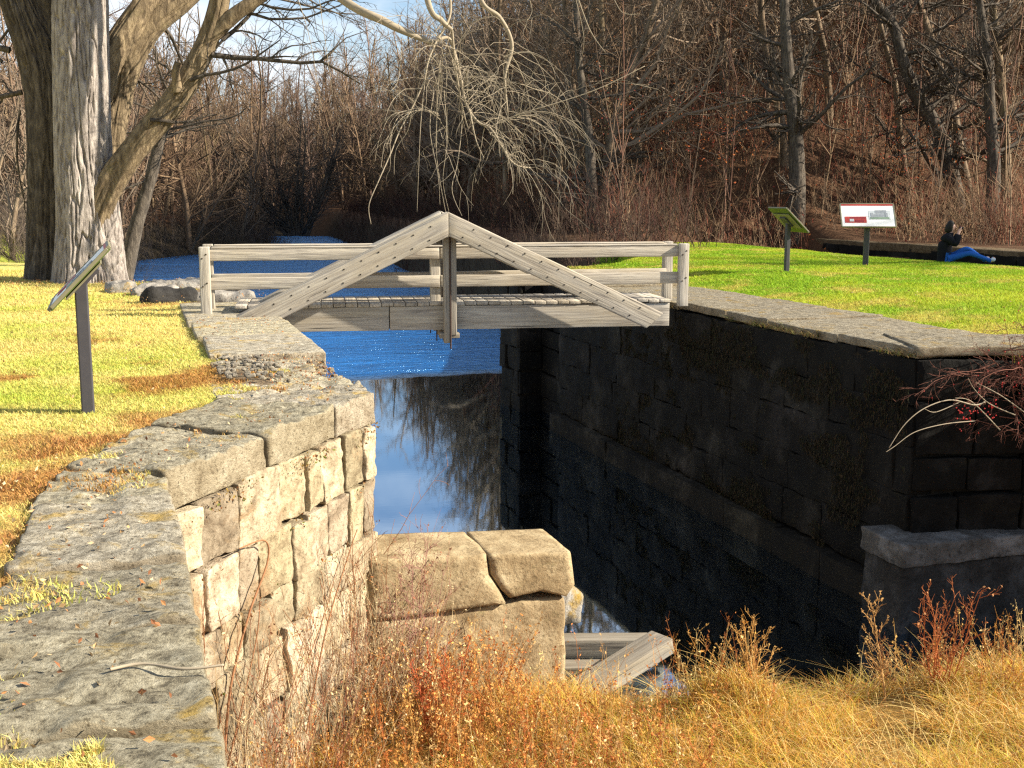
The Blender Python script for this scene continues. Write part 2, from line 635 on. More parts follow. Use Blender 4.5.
def ground_h(X, Y):
    shp = np.shape(X)
    X = np.asarray(X, float).ravel()
    Y = np.asarray(Y, float).ravel()
    xl = np.interp(Y, LW[:, 0], LW[:, 1])
    xr = np.interp(Y, RW[:, 0], RW[:, 1])
    nb = n2(X, Y, .25, 3, 5) - .5
    z = nb * .12 + (n2(X, Y, 1.6, 2, 8) - .5) * .04
    # left lawn: rises a touch away from the lock
    z = z + .10 * sstep(-X, 1, 9) * (Y < 60)
    # right lawn mound
    rm = sstep(X, 9.9, 12.5) * (1 - sstep(X, 18.6, 20.6))
    z = z + .14 * rm * sstep(Y, 6, 14)
    # second channel behind the lawn
    dit = sstep(X, 20.1, 21.2) * (1 - sstep(X, 26.6, 27.2)) * (1 - sstep(Y, 44, 50))
    z = z - 1.9 * dit
    # hill
    t1 = X - np.interp(Y, [30, 36, 60, 100, 140, 220], [14, 15, 18, 22, 26, 28]) + (n2(X, Y, .08, 2, 3) - .5) * 4
    t2 = (Y - 36.5) - .2 * (X - 14) + (n2(X, Y, .1, 2, 4) - .5) * 2
    k = 5.
    t = np.minimum(t1, t2) - np.maximum(k - np.abs(t1 - t2), 0) ** 2 / (4 * k)
    t = np.where(X > 8, np.maximum(t, 0), 0)
    z = z + np.where(X > 8, .5 * t * sstep(t, 0, 9) * np.exp(-t / 210) + (n2(X, Y, .12, 3, 21) - .5) * 1.6 * sstep(t, 3, 20), 0)
    # far end: low rise beyond the last water
    z = z + sstep(Y, 150, 210) * 5 * (X < 40)
    z = z + sstep(-X, 30, 90) * sstep(Y, 60, 140) * 8
    z = z - 2.4 * sstep(Y, 32, 58) * (1 - sstep(Y, 150, 165)) * sstep(X - (xl - 9), 0, 7) * (X < xl + 3)
    # channel
    wall_y = (Y < 26)
    wl = np.where(Y < 25, .62, 2.2)
    wr = np.where(Y < 27, .62, 2.6)
    edge_l = sstep(X, xl - wl, xl - np.where(Y < 25, .12, -.4))
    edge_r = 1 - sstep(X, xr + np.where(Y < 27, .12, -.4), xr + wr)
    inside = edge_l * edge_r * (1 - sstep(Y, 146, 152))
    bed = np.full_like(X, -4.6)
    # bank of dry grass below the lock
    bl_ = sstep(X, 4.4, 5.2)
    berm = -2.66 - .05 * (Y - 7) - bl_ * (.05 + .05 * (Y - 7)) + (n2(X, Y, 1.3, 3, 31) - .5) * .26
    berm = berm + .3 * np.exp(-((X - 4.75) ** 2 / .25 + (Y - 8.4) ** 2 / .12)) + .12 * np.exp(-((X - 7.2) ** 2 / .5 + (Y - 8.3) ** 2 / .1))
    berm = berm - .2 * np.exp(-((X - 4.3) ** 2 / .45 + (Y - 9.5) ** 2 / .35))
    berm = berm - (1 - bl_) * sstep(Y, np.where(X < 3.75, 9.75, 9.35), np.where(X < 3.75, 10.9, 10.1)) * 1.7 - bl_ * sstep(Y, 8.5, 10.3) * 1.4
    bed = np.where(Y < 12, np.maximum(berm, -4.6), bed)
    z = z * (1 - inside) + bed * inside
    return z.reshape(shp)


def lawn_col(X, Y):
    """what colour the turf itself has at a place (grass, moss, thatch, litter)"""
    X = np.asarray(X, float).ravel()
    Y = np.asarray(Y, float).ravel()
    a = n2(X, Y, .55, 4, 41)[:, None]
    b = n2(X, Y, 1.5, 4, 43)[:, None]
    xl = np.interp(Y, LW[:, 0], LW[:, 1])
    left = (X < 6)[:, None]
    straw = np.array((.64, .55, .18))
    green = np.array((.45, .49, .08))
    red = np.array((.38, .16, .05))
    cl = straw + (green - straw) * np.clip((a - .49) * 4.2, 0, 1)
    near_edge = np.exp(-np.clip((xl - 1.1 - X), 0, 9) / 1.1)[:, None] * (sstep(Y, 4, 7.5) * (1 - sstep(Y, 11, 13)))[:, None]
    cl = cl + (red - cl) * np.clip((b - .64 + .30 * near_edge) * 5, 0, .8)
    g1, g2, g3 = np.array((.25, .39, .022)), np.array((.39, .45, .035)), np.array((.52, .43, .10))
    cr = g1 + (g2 - g1) * np.clip((a - .4) * 4, 0, 1)
    near_r = np.exp(-np.clip(X - 10.1, 0, 9) / 1.6)[:, None]
    cr = cr + (g3 - cr) * np.clip((b - .57 + .2 * near_r) * 5, 0, .8)
    return np.where(left, cl, cr)


def ground_col(X, Y, Z):
    c = lawn_col(X, Y)
    X = X.ravel()
    Y = Y.ravel()
    a = n2(X, Y, .5, 4, 51)[:, None]
    litter = np.array((.095, .058, .033)) * (.55 + .9 * a) + np.array((.04, 0, 0)) * (n2(X, Y, .15, 2, 53)[:, None] - .3)
    field = np.array((.26, .30, .05)) * (.7 + .6 * a)
    mud = np.array((.05, .04, .026)) * (.6 + .8 * a)
    dry = np.array((.33, .20, .055)) * (.6 + .8 * a)
    wood = np.clip(sstep(X, 10, 11) * (sstep(Y - 36 + (a[:, 0] - .5) * 3 - .15 * (X - 14), -1, .6)) + sstep(X, 20.2, 20.8), 0, 1)[:, None]
    c = c * (1 - wood) + litter * wood
    und = ((X > np.interp(Y, [2, 7, 7.7, 8.95, 9.9, 12, 25], [-.66, -.6, -.45, 0, .55, .66, .6])) & (X < 3) & (Y < 27))[:, None]
    c = np.where(und, np.array((.19, .15, .10)) * (.6 + .8 * a), c)
    far = (sstep(Y, 36, 40) * (X < 10))[:, None]
    c = c * (1 - far) + field * far
    far2 = (sstep(Y, 66, 80) * (X < 16))[:, None]
    c = c * (1 - far2) + litter * .9 * far2
    low = sstep(-Z.ravel(), .3, .8)[:, None]
    inl = ((X > -2) & (X < 26) & (Y < 160))[:, None] * low
    c = c * (1 - inl) + np.where((Y < 12)[:, None], dry, mud) * inl
    return c


xs = np.concatenate([np.arange(-220, -20, 8), np.arange(-20, -6, 1.), np.arange(-6, 14, .25), np.arange(14, 32, .5), np.arange(32, 70, 1.5),
                     np.arange(70, 300, 6)])
ys = np.concatenate([np.arange(-14, 3, 1.), np.arange(3, 13, .25), np.arange(13, 45, .5), np.arange(45, 110, 1.5), np.arange(110, 430, 6)])
GX, GY = np.meshgrid(xs, ys)
GZ = ground_h(GX, GY)
nx_, ny_ = len(xs), len(ys)
ii = np.arange(ny_ - 1)[:, None] * nx_ + np.arange(nx_ - 1)[None]
GQ = np.stack([ii, ii + 1, ii + nx_ + 1, ii + nx_], 2).reshape(-1, 4)
t = NT('turf_and_litter')
v = t.coord()
c = t.col()
c = t.mix(t.ramp(t.noise(v, 9, 8, .7), [(.3, (0, 0, 0)), (.7, (1, 1, 1))]), t.mix(1., c, (.55, .5, .5), 'MULTIPLY'), t.mix(1., c, (1.3, 1.3, 1.25), 'MULTIPLY'))
c = t.mix(t.ramp(t.noise(v, 60, 4, .7), [(.35, (.5, .5, .5)), (.6, (0, 0, 0))]), c, t.mix(1., c, (.45, .4, .35), 'MULTIPLY'))
t.bump(t.noise(v, 25, 8, .75), .7, .05)
M['ground'] = t.done(c, .95, .1)
gv = np.stack([GX.ravel(), GY.ravel(), GZ.ravel()], 1)
g = mk('ground', gv, GQ, None, M['ground'], None, {'col': ground_col(GX, GY, GZ)})
g['kind'] = 'structure'

# ------------------------------------------------------------------ water
t = NT('canal_water')
tc = t.n('ShaderNodeTexCoord')
sep = t.n('ShaderNodeSeparateXYZ')
t.l(tc.outputs['Object'], sep.inputs[0])
edge = t.n('ShaderNodeMath', operation='MULTIPLY_ADD')
edge.inputs[1].default_value = 1.0
t.l(t.noise(t.coord((.6, .3, 1)), 1.3, 3), edge.inputs[0])
t.l(sep.outputs['Y'], edge.inputs[2])
mr = t.n('ShaderNodeMapRange')
mr.inputs['From Min'].default_value = 31.0
mr.inputs['From Max'].default_value = 32.2
t.l(edge.outputs[0], mr.inputs['Value'])
windy = mr.outputs['Result']
r1 = t.noise(t.coord((.38, 1.0, 1)), 1.9, 6, .68, .5)
r2 = t.noise(t.coord((.6, 1.5, 1)), 5., 4, .6, .3)
hm = t.n('ShaderNodeMath', operation='MULTIPLY_ADD')
hm.inputs[1].default_value = .35
t.l(r2, hm.inputs[0])
t.l(r1, hm.inputs[2])
calm = t.noise(t.coord((1, 1, 1)), 1.1, 2)
ms = t.n('ShaderNodeMapRange')
ms.inputs['To Min'].default_value = .002
ms.inputs['To Max'].default_value = 1.0
t.l(windy, ms.inputs['Value'])
bp = t.n('ShaderNodeBump')
bp.inputs['Distance'].default_value = .26
t.l(ms.outputs['Result'], bp.inputs['Strength'])
t.l(hm.outputs[0], bp.inputs['Height'])
t.l(bp.outputs['Normal'], t.b.inputs['Normal'])
wc = t.mix(windy, (.0015, .002, .0025), t.mix(t.ramp(t.noise(t.coord((.25, 1.6, 1)), 1.5, 6, .7, .4), [(.35, (0, 0, 0)), (.65, (1, 1, 1))]), (.005, .08, .30), (.014, .19, .62)))  # blue streaks paint the reflected sky into the ripples' base colour
t.l(wc, t.b.inputs['Base Color'])
rr_ = t.n('ShaderNodeMapRange')
rr_.inputs['To Min'].default_value = .02
rr_.inputs['To Max'].default_value = .17
t.l(windy, rr_.inputs['Value'])
t.l(rr_.outputs['Result'], t.b.inputs['Roughness'])
t.b.inputs['IOR'].default_value = 1.7
t.b.inputs['Specular IOR Level'].default_value = .6
gl = t.n('ShaderNodeBsdfGlossy')
t.l(t.mix(windy, (.66, .83, 1.), (.25, .66, 1.)), gl.inputs['Color'])
t.l(rr_.outputs['Result'], gl.inputs['Roughness'])
t.l(bp.outputs['Normal'], gl.inputs['Normal'])
mx = t.n('ShaderNodeMixShader')
gf = t.n('ShaderNodeMapRange')
gf.inputs['To Min'].default_value = .62
gf.inputs['To Max'].default_value = .8
t.l(windy, gf.inputs['Value'])
fr = t.n('ShaderNodeFresnel')
fr.inputs['IOR'].default_value = 3.0
t.l(bp.outputs['Normal'], fr.inputs['Normal'])
mf = t.n('ShaderNodeMix', data_type='FLOAT')
t.l(windy, mf.inputs['Factor'])
t.l(gf.outputs['Result'], mf.inputs['A'])
t.l(fr.outputs['Fac'], mf.inputs['B'])
t.l(mf.outputs['Result'], mx.inputs[0])
t.l(t.b.outputs[0], mx.inputs[1])
t.l(gl.outputs[0], mx.inputs[2])
t.l(mx.outputs[0], t.out.inputs['Surface'])
M['water'] = t.m
wx = np.array([-6, 30.])
wy = np.array([9.4, 175.])
wv = [(-1.2, 9.4, WATER_Z), (9.6, 9.4, WATER_Z), (9.6, 27, WATER_Z), (30, 40, WATER_Z), (30, 175, WATER_Z), (-6, 175, WATER_Z), (-6, 27, WATER_Z), (-1.2, 26, WATER_Z)]
wat = bpy.data.meshes.new('water')
wat.from_pydata(wv, [], [tuple(range(8))])
wat.materials.append(M['water'])
wo = bpy.data.objects.new('water', wat)
COL.objects.link(wo)
wo['kind'] = 'structure'

# ------------------------------------------------------------------ walls
R0 = random.Random(4)


def stone_face(bag, p0, p1, z0, z1, rows, blen, depth, seed, res, amp, tint=(1, 1, 1), vary=.25, skip=0., gap=.02, proud=.05, jit=1.):
    """courses of separate rough blocks along the plan line p0->p1; stone lies to the left of it"""
    rng = random.Random(seed)
    p0, p1 = np.array(p0, float), np.array(p1, float)
    L = np.linalg.norm(p1 - p0)
    d = (p1 - p0) / L
    nrm = np.array((-d[1], d[0]))
    zs = np.linspace(z0, z1, rows + 1)
    zs[1:-1] += [rng.uniform(-.07, .07) for _ in range(rows - 1)]
    for k in range(rows):
        x = -rng.uniform(0, .3)
        while x < L - .05:
            l = rng.uniform(.6, 1.5) * blen
            x0, x1 = max(0, x), min(L, x + l)
            if L - x1 < .22:
                x1 = L
            if rng.random() > skip and x1 - x0 > .08:
                off = rng.uniform(-.01, proud)
                a, b = p0 + d * (x0 + gap) - nrm * off, p0 + d * (x1 - gap) - nrm * off
                j = [rng.uniform(-.03, .03) for _ in range(2)]
                V, Q = hexa([a, b, b + nrm * depth, a + nrm * depth], zs[k] + gap * .7 + j[0] * jit, zs[k + 1] - gap * .7 + j[1] * jit, res, .013 if jit else .007, amp, 3.1,
                            rng.randrange(999))
                tt = np.array(tint) * rng.uniform(1 - vary, 1 + vary * .4) * np.array((1, rng.uniform(.965, 1.0), rng.uniform(.84, .96)))
                bag.add(V, Q, col=tt)
            x = x1 if x1 < L else L + 1


# left lock wall
lw = thing('lock_wall', 'sunlit pale stone lock wall with a worn grey flagstone top', 'wall', (.5, 10, -3))
b = Bag()
stone_face(b, (.05, 7.34), (1.85, 9.86), -3.3, -.24, 7, .42, .4, 8, .035, .036, skip=0, gap=.006, vary=.42, proud=.032)
stone_face(b, (1.85, 9.9), (1.82, 24.6), -4.2, -.25, 7, .95, .3, 5, .16, .03)
stone_face(b, (.16, 1.5), (.05, 7.3), -3.3, -.25, 6, .8, .3, 6, .12, .03)
stone_face(b, (1.82, 24.6), (-1.6, 28.2), -4.2, -.4, 7, .9, .3, 7, .16, .04)
masonry = b.make('masonry', M['ashlar'], lw)
b = Bag()


def core(bag, pts, th, z0, z1, inset=.12):
    for i in range(len(pts) - 1):
        p0, p1 = np.array(pts[i], float), np.array(pts[i + 1], float)
        d = (p1 - p0) / np.linalg.norm(p1 - p0)
        n = np.array((-d[1], d[0]))
        V, Q = hexa([p0 + n * inset, p1 + n * inset, p1 + n * (inset + th), p0 + n * (inset + th)], z0, z1, .4, .01, .01, 1, 3)
        bag.add(V, Q, col=np.array((1., 1, 1)))


core(b, [(.16, 1.5), (.05, 7.42), (1.85, 9.98), (1.82, 24.6), (-1.6, 28.2)], .6, -4.4, -.3)
b.make('wall_core', M['core'], lw)
# coping slabs: plan corners, tops
slabs = [
    [(-.72, 2.2), (.17, 2.2), (.16, 3.72), (-.74, 3.76), .02], [(-.74, 3.8), (.16, 3.76), (.14, 4.66), (-.70, 4.72), .045],
    [(-.78, 4.76), (.14, 4.70), (.125, 5.52), (-.66, 5.55), .03], [(-.7, 5.6), (.12, 5.56), (.09, 6.72), (-.66, 6.7), .05],
    [(-.7, 6.75), (.09, 6.75), (.04, 7.36), (-.58, 7.72), .03],
    [(-.56, 7.76), (.06, 7.38), (.78, 8.38), (-.05, 8.95), .04],
    [(-.03, 8.99), (.80, 8.41), (1.42, 9.27), (.56, 9.9), .055],
    [(.5, 9.95), (1.44, 9.30), (1.87, 9.88), (1.86, 10.55), .04],
    [(.52, 10.05), (1.3, 10.05), (1.84, 10.6), (.52, 11.15), .02], [(.6, 11.2), (1.84, 10.64), (1.83, 11.4), (.6, 11.55), -.01],
    [(.58, 11.68), (1.62, 11.62), (1.55, 12.38), (.6, 12.42), .03], [(.6, 12.7), (1.86, 12.62), (1.84, 14.45), (.62, 14.5), .07],
    [(.55, 14.55), (1.85, 14.5), (1.84, 16.1), (.55, 16.15), .06], [(.5, 16.2), (1.84, 16.14), (1.83, 17.7), (.5, 17.75), .05],
    [(.5, 17.8), (1.83, 17.75), (1.82, 19.6), (.5, 19.6), .03], [(.6, 19.65), (1.82, 19.65), (1.82, 21.4), (.6, 21.4), -.12],
    [(.9, 21.5), (1.82, 21.45), (1.8, 22.9), (.9, 22.9), -.2], [(.8, 23.0), (1.84, 23.0), (1.8, 24.6), (.7, 24.6), -.28],
]
for i, s in enumerate(slabs):
    near = s[0][1] < 12
    V, Q = hexa(s[:4], s[4] - .27, s[4], .04 if near else .09, .025, .024 if near else .018, 2.6, 60 + i)
    # pitted weathered top
    if near:
        V[:, 2] += np.where(V[:, 2] > s[4] - .15, (fbm(V * np.array((7, 9, 4)), 4, 77) - .5) * .085 + (np.abs(fbm(V * np.array((2.2, 5.5, 1)), 3, 79) - .5) - .1) * .10, 0)
    b = Bag()
    k = R0.uniform(.8, 1.05) * (.9 if s[0][1] < 9.5 else 1.)
    b.add(V, Q, col=np.array((k, k, k * R0.uniform(.9, 1.0))))
    b.make('coping_stone', M['coping'], lw)

# right lock wall
rw = thing('lock_wall', 'dark shaded stone lock wall with damp stains and a sunlit flat top', 'wall', (9, 14, -3))
b = Bag()
DT = (1, 1, 1)
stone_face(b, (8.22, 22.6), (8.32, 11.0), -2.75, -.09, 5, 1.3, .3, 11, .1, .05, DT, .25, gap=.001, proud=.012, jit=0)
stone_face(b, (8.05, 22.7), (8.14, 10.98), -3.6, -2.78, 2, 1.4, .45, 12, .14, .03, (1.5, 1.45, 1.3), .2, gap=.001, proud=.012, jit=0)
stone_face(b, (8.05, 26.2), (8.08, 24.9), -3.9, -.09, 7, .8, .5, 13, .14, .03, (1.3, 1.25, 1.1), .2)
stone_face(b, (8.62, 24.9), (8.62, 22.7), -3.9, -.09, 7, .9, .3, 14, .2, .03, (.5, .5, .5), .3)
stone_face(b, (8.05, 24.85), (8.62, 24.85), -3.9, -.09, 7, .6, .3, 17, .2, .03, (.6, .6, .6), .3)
stone_face(b, (9.92, 10.58), (11.5, 8.3), -3.3, -.09, 6, .9, .35, 18, .13, .04, (.8, .8, .8), .35)  # unseen turn of the wing wall, shaped to shade the abutment
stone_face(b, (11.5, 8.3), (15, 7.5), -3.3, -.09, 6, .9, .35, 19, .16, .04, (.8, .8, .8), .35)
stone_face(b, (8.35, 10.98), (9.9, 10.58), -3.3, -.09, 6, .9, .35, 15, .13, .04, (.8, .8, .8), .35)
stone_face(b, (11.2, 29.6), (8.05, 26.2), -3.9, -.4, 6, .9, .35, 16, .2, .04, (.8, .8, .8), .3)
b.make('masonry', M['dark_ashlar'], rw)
b = Bag()
core(b, [(11.2, 29.6), (8.05, 26.2), (8.05, 24.9)], .5, -4.4, -.3)
core(b, [(8.62, 24.9), (8.62, 22.7)], .5, -4.4, -.3)
core(b, [(8.22, 22.65), (8.34, 11.0), (9.92, 10.6), (11.5, 8.3), (15, 7.5)], .6, -4.4, -.3)
b.make('wall_core', m_plain('dark_core', (.02, .018, .015), .95, .1), rw)
yy = 27.5
edges = [9.3, 9.9, 11.02, 12.6, 14.3, 15.5, 17.1, 18.9, 20.6, 22.6]
for i in range(len(edges) - 1):
    y0, y1 = edges[i], edges[i + 1] - .015
    if i == 0:
        cs = [(9.94, 10.55), (11.5, 8.28), (12.4, 9.0), (10.7, 11.4)]
    elif i == 1:
        cs = [(8.33, 10.98), (9.92, 10.56), (10.68, 11.42), (8.8, 12.3)]
    else:
        xa, xb = 8.36 - (y0 - 11) * .012, 8.36 - (y1 - 11) * .012
        cs = [(xa, y0 + (.02 if i > 2 else 0)), (10.15 + .1 * math.sin(i * 2.1), y0), (10.15 + .1 * math.sin(i * 2.1 + 2), y1), (xb, y1)]
    zt = .045 + .02 * math.sin(i * 1.7)
    V, Q = hexa(cs, zt - .115, zt, .09, .02, .018, 2.2, 90 + i)
    b = Bag()
    k = R0.uniform(.55, .68)
    b.add(V, Q, col=np.array((k, k * .97, k * .9)))
    b.make('coping_stone', M['coping'], rw)

# second channel's far wall, low and dark
sw = thing('channel_wall', 'low dark stone wall beyond the seated person at the wood edge', 'wall', (27, 34, -2))
b = Bag()
stone_face(b, (27, 47), (27, 12), -2.1, -.12, 4, 1.3, .5, 21, .3, .05, (.7, .7, .7), .35)
b.make('masonry', M['dark_ashlar'], sw)
b = Bag()
V, Q = hexa([(26.98, 12), (28.1, 12), (28.1, 47), (26.98, 47)], -.3, .02, .5, .05, .05, .6, 23)
b.add(V, Q, col=np.array((.34, .28, .21)))
b.make('coping_stone', M['coping'], sw)

# ------------------------------------------------------------------ abutment blocks
bl = thing('stone_abutment', 'sunlit cracked concrete abutment standing out from the pale wall', 'abutment', (2.7, 10, -3))
b = Bag()


def slab_block(bag, x0, x1, y0, y1, z0, z1, seed, r=.06, amp=.035, res=.06, tint=1., freq=2.2):
    V, Q = hexa([(x0, y0), (x1, y0), (x1, y1), (x0, y1)], z0, z1, res, r, amp, freq, seed)
    bag.add(V, Q, col=np.array((tint, tint, tint * .97)))


slab_block(b, 1.7, 3.62, 9.7, 10.5, -3.5, -1.965, 31, .05, .035)
b.make('abutment_body', M['block'], bl)


def prism(poly, y0, y1, res, seed, amp=.02):
    """a broken slab: its outline in X,Z taken along Y (jagged lower edge)"""
    n = len(poly)
    pts = []
    for i in range(n):
        a, c_ = np.array(poly[i], float), np.array(poly[(i + 1) % n], float)
        k = max(1, int(np.linalg.norm(c_ - a) / res))
        pts += [a + (c_ - a) * j / k for j in range(k)]
    pts = np.array(pts)
    m = len(pts)
    cen = pts.mean(0)
    ysn = max(2, int((y1 - y0) / res)) + 1
    V = []
    for j, y in enumerate(np.linspace(y0, y1, ysn)):
        s = 1 if 0 < j < ysn - 1 else .975
        q = cen + (pts - cen) * s
        V.append(np.column_stack([q[:, 0], np.full(m, y), q[:, 1]]))
    V = np.concatenate(V)
    i = np.arange(ysn - 1)[:, None] * m
    k = np.arange(m)[None]
    k2 = (k + 1) % m
    Q = np.stack([i + k, i + k2, i + m + k2, i + m + k], 2).reshape(-1, 4)
    rings = []
    off = len(V)
    T = []
    for e, y in ((0, y0), (ysn - 1, y1)):
        prev = e * m + np.arange(m)
        for f in (.8, .55, .3, .1):
            q = cen + (pts - cen) * f
            rings.append(np.column_stack([q[:, 0], np.full(m, y), q[:, 1]]))
            cur = off + np.arange(m)
            off += m
            a, b2 = (prev, cur)
            qq = np.stack([a, np.roll(a, -1), np.roll(b2, -1), b2], 1)
            Q = np.concatenate([Q, qq if e else qq[:, ::-1]])
            prev = cur
        rings.append(np.array([[cen[0], y, cen[1]]]))
        tt = np.stack([prev, np.roll(prev, -1), np.full(m, off)], 1)
        T.append(tt if e else tt[:, ::-1])
        off += 1
    V = np.concatenate([V] + rings)
    return rough(V, amp, 2.6, seed), Q, np.concatenate(T)


for poly, sd, tn in (([(1.72, -1.985), (3.02, -1.955), (2.95, -1.82), (2.86, -1.66), (2.84, -1.47), (1.72, -1.42)], 41, .97),
                     ([(2.875, -1.665), (2.965, -1.82), (3.05, -1.91), (3.35, -1.87), (3.62, -1.955), (3.7, -1.84), (3.65, -1.52), (2.858, -1.472)], 43, 1.0)):
    V, Q, T = prism(poly, 9.68, 10.5, .045, sd, .018)
    b = Bag()
    b.add(V, Q, T, col=np.array((tn, tn, tn * .96)))
    b.make('cap_fragment', M['block'], bl)

br = thing('stone_abutment', 'shaded bluish concrete abutment at the foot of the dark wall', 'abutment', (9.4, 11, -3))
b = Bag()
slab_block(b, 7.94, 10.3, 10.5, 11.25, -3.6, -2.36, 33, .03, .045, .07, .5)  # low tint deepens the painted shade of the body
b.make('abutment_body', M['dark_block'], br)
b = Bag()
slab_block(b, 7.9, 10.3, 10.46, 11.3, -2.36, -2.1, 35, .025, .03, .07, 1.5)  # raised tint paints skylight onto the top
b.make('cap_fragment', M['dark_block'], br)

# ------------------------------------------------------------------ footbridge
A_ = np.array((.85, 17.25))
B_ = np.array((8.02, 16.2))
U_ = (B_ - A_) / np.linalg.norm(B_ - A_)
N_ = np.array((-U_[1], U_[0]))


def bp_(s, t, z):
    q = A_ + U_ * s + N_ * t
    return (q[0], q[1], z)


fb = thing('footbridge', 'weathered grey timber footbridge with king post trusses crossing the lock', 'footbridge', (4.4, 17.6, -.3))
NV = (N_[0], N_[1], 0)
DEEP = 1.05
sd = 0
for t0, pull in ((0., -1), (DEEP, 1)):
    sd += 10
    # sill beam in two lengths
    bb = beam(bp_(.75, t0 + .29, -.06), bp_(2.62, t0 + .29, -.06), .26, .36, seed=sd + 1, tint=.92)
    beam(bp_(2.63, t0 + .29, -.06), bp_(7.0, t0 + .29, -.07), .26, .36, seed=sd + 2, bag=bb, tint=.98)
    bb.make('beam', M['wood'], fb)
    for side in (0, 1):
        foot = (.62, -.02) if side == 0 else (6.62, -.11)
        apex = (3.475, 1.355) if side == 0 else (3.482, 1.355)
        for ply, dt in (('brace', -.27), ('brace', -.115)):
            off = 0 if dt < -.2 else .012
            bb = beam(bp_(foot[0] + (.0 if side == 0 else 0), t0 + dt, foot[1] + off), bp_(apex[0], t0 + dt + (.003 * side), apex[1] + off), .14, .31,
                      seed=sd + 3 + side + int(dt * 100), tint=(1.02 if dt < -.2 else .85), shear=((-1.2, .48) if side == 0 else (-.45, .45)))
            if dt < -.2:
                segs = []
                f, a_ = np.array(foot), np.array(apex)
                dirv = (a_ - f) / np.linalg.norm(a_ - f)
                pv = np.array((-dirv[1], dirv[0]))
                for k in range(11):
                    for w in (-.085, .085):
                        q = f + dirv * (.3 + k * .28 + (.1 if w > 0 else 0)) + pv * w
                        if np.linalg.norm(q - f) > np.linalg.norm(a_ - f) - .2:
                            continue
                        p_ = np.array(bp_(q[0], t0 + dt - .076, q[1]))
                        segs.append((*p_, *(p_ + np.array(NV) * .03), .012, .012))
                V, Q, T = studs(segs)
                bb.add(V, Q, T, loc=V, col=np.array((.07, .06, .05)))
            bb.make('brace', M['wood'], fb)
    # king post: two planks and an iron rod between them
    for ds in (-.05, .05):
        bb = beam(bp_(3.52 + ds, t0 - .02, -.42 + .12 * (ds > 0)), bp_(3.52 + ds, t0 - .02, 1.16), .09, .17, up=NV, seed=sd + 7 + int(ds * 100), tint=.72)
        bb.make('king_post', M['wood'], fb)
    V, Q = tubes([(*bp_(3.52, t0 - .115, -.5), *bp_(3.52, t0 - .115, 1.22), .013, .013), (*bp_(3.34, t0 + .2, -.42), *bp_(3.34, t0 + .2, -.2), .01, .01)], 8)
    mk('tie_rod', V, Q, None, M['iron'], fb)
    bb = beam(bp_(3.36, t0 + .02, -.31), bp_(3.66, t0 + .02, -.31), .22, .08, seed=sd + 8, tint=.6)
    bb.make('bearing_block', M['wood'], fb)
    # railing on the inner face of the truss
    tr = t0 + (.40 if t0 == 0 else .2)
    s0, s1 = (-.06, 7.24) if t0 == 0 else (-.1, 7.28)
    for zc, hh in ((.905, .17), (.485, .18)):
        bb = beam(bp_(s0 + .05, tr - .092, zc), bp_(3.4, tr - .092, zc + .0), .05, hh, seed=sd + 11, tint=1.)
        beam(bp_(3.41, tr - .092, zc), bp_(s1 - .05, tr - .092, zc + (.01 if t0 == 0 else .02)), .05, hh, seed=sd + 12, bag=bb, tint=1.08)
        bb.make('rail', M['wood'], fb)
    bb = beam(bp_(s0 + .1, tr - .06, 1.012), bp_(s1 - .1, tr - .06, 1.012), .13, .03, seed=sd + 13, tint=1.1)
    bb.make('rail_cap', M['wood'], fb)
    for j, s_ in enumerate((s0, 3.34 if t0 == 0 else 3.62, s1)):
        if j != 1 and t0 == 0:
            tt_ = tr - .13
        else:
            tt_ = tr + .002
        zb = (.0, .17, .05)[j]
        bb = beam(bp_(s_, tt_, zb), bp_(s_, tt_, .985 if j == 1 else 1.03), .15, .13, up=NV, seed=sd + 15 + j, tint=1.02)
        segs = []
        for z in (.86, .92, .5, .45):
            p_ = np.array(bp_(s_ + (.03 if z in (.92, .5) else -.03), tt_ - .072, z))
            segs.append((*p_, *(p_ + np.array(NV) * .03), .012, .012))
        V, Q, T = studs(segs)
        bb.add(V, Q, T, loc=V, col=np.array((.09, .06, .045)))
        bb.make('rail_post', M['wood'], fb)
# deck of cross planks
bb = Bag()
k = 0
s_ = .35
while s_ < 7.0:
    w = .18
    beam(bp_(s_ + w / 2, .14, .15 + R0.uniform(-.006, .006)), bp_(s_ + w / 2, DEEP + .36, .15), w - .008, .055, seed=k + 200, bag=bb, tint=R0.uniform(.8, 1.1), res=.2)
    s_ += w
    k += 1
bb.make('deck', M['wood'], fb)

# ------------------------------------------------------------------ fallen timbers and rubble under the abutment
tg = 'fallen timbers below the abutment'
for i, (p0, p1, w, h, lab) in enumerate((
        ((3.35, 11.0, -2.92), (4.85, 10.52, -2.90), .22, .2, 'rear fallen timber lying level beside the cracked abutment'),
        ((3.3, 10.44, -2.97), (4.45, 10.08, -2.96), .22, .18, 'middle fallen timber lying level between two others'),
        ((3.70, 9.72, -2.98), (4.86, 10.2, -2.74), .3, .17, 'slanting fallen timber resting across the other timbers'))):
    o = beam(p0, p1, w, h, seed=300 + i, tint=.58).make('fallen_timber', M['wood'])
    tag(o, lab, 'timber', tg)


def rock(center, size, seed, mat, name, label, res=.05, amp=.25, rot=0.):
    P, Q = rbox_grid(size, min(size) / 7, min(size) * .35)
    P = rough(P, amp * min(size), 1.4 / min(size), seed)
    P = rough(P, .03 * min(size), 8 / min(size), seed + 5)
    c_, s_ = math.cos(rot), math.sin(rot)
    P = np.column_stack([P[:, 0] * c_ - P[:, 1] * s_, P[:, 0] * s_ + P[:, 1] * c_, P[:, 2]])
    b = Bag()
    b.add(P + np.array(center), Q, col=np.array((1., 1, 1)))
    return tag(b.make(name, mat), label, 'rock')


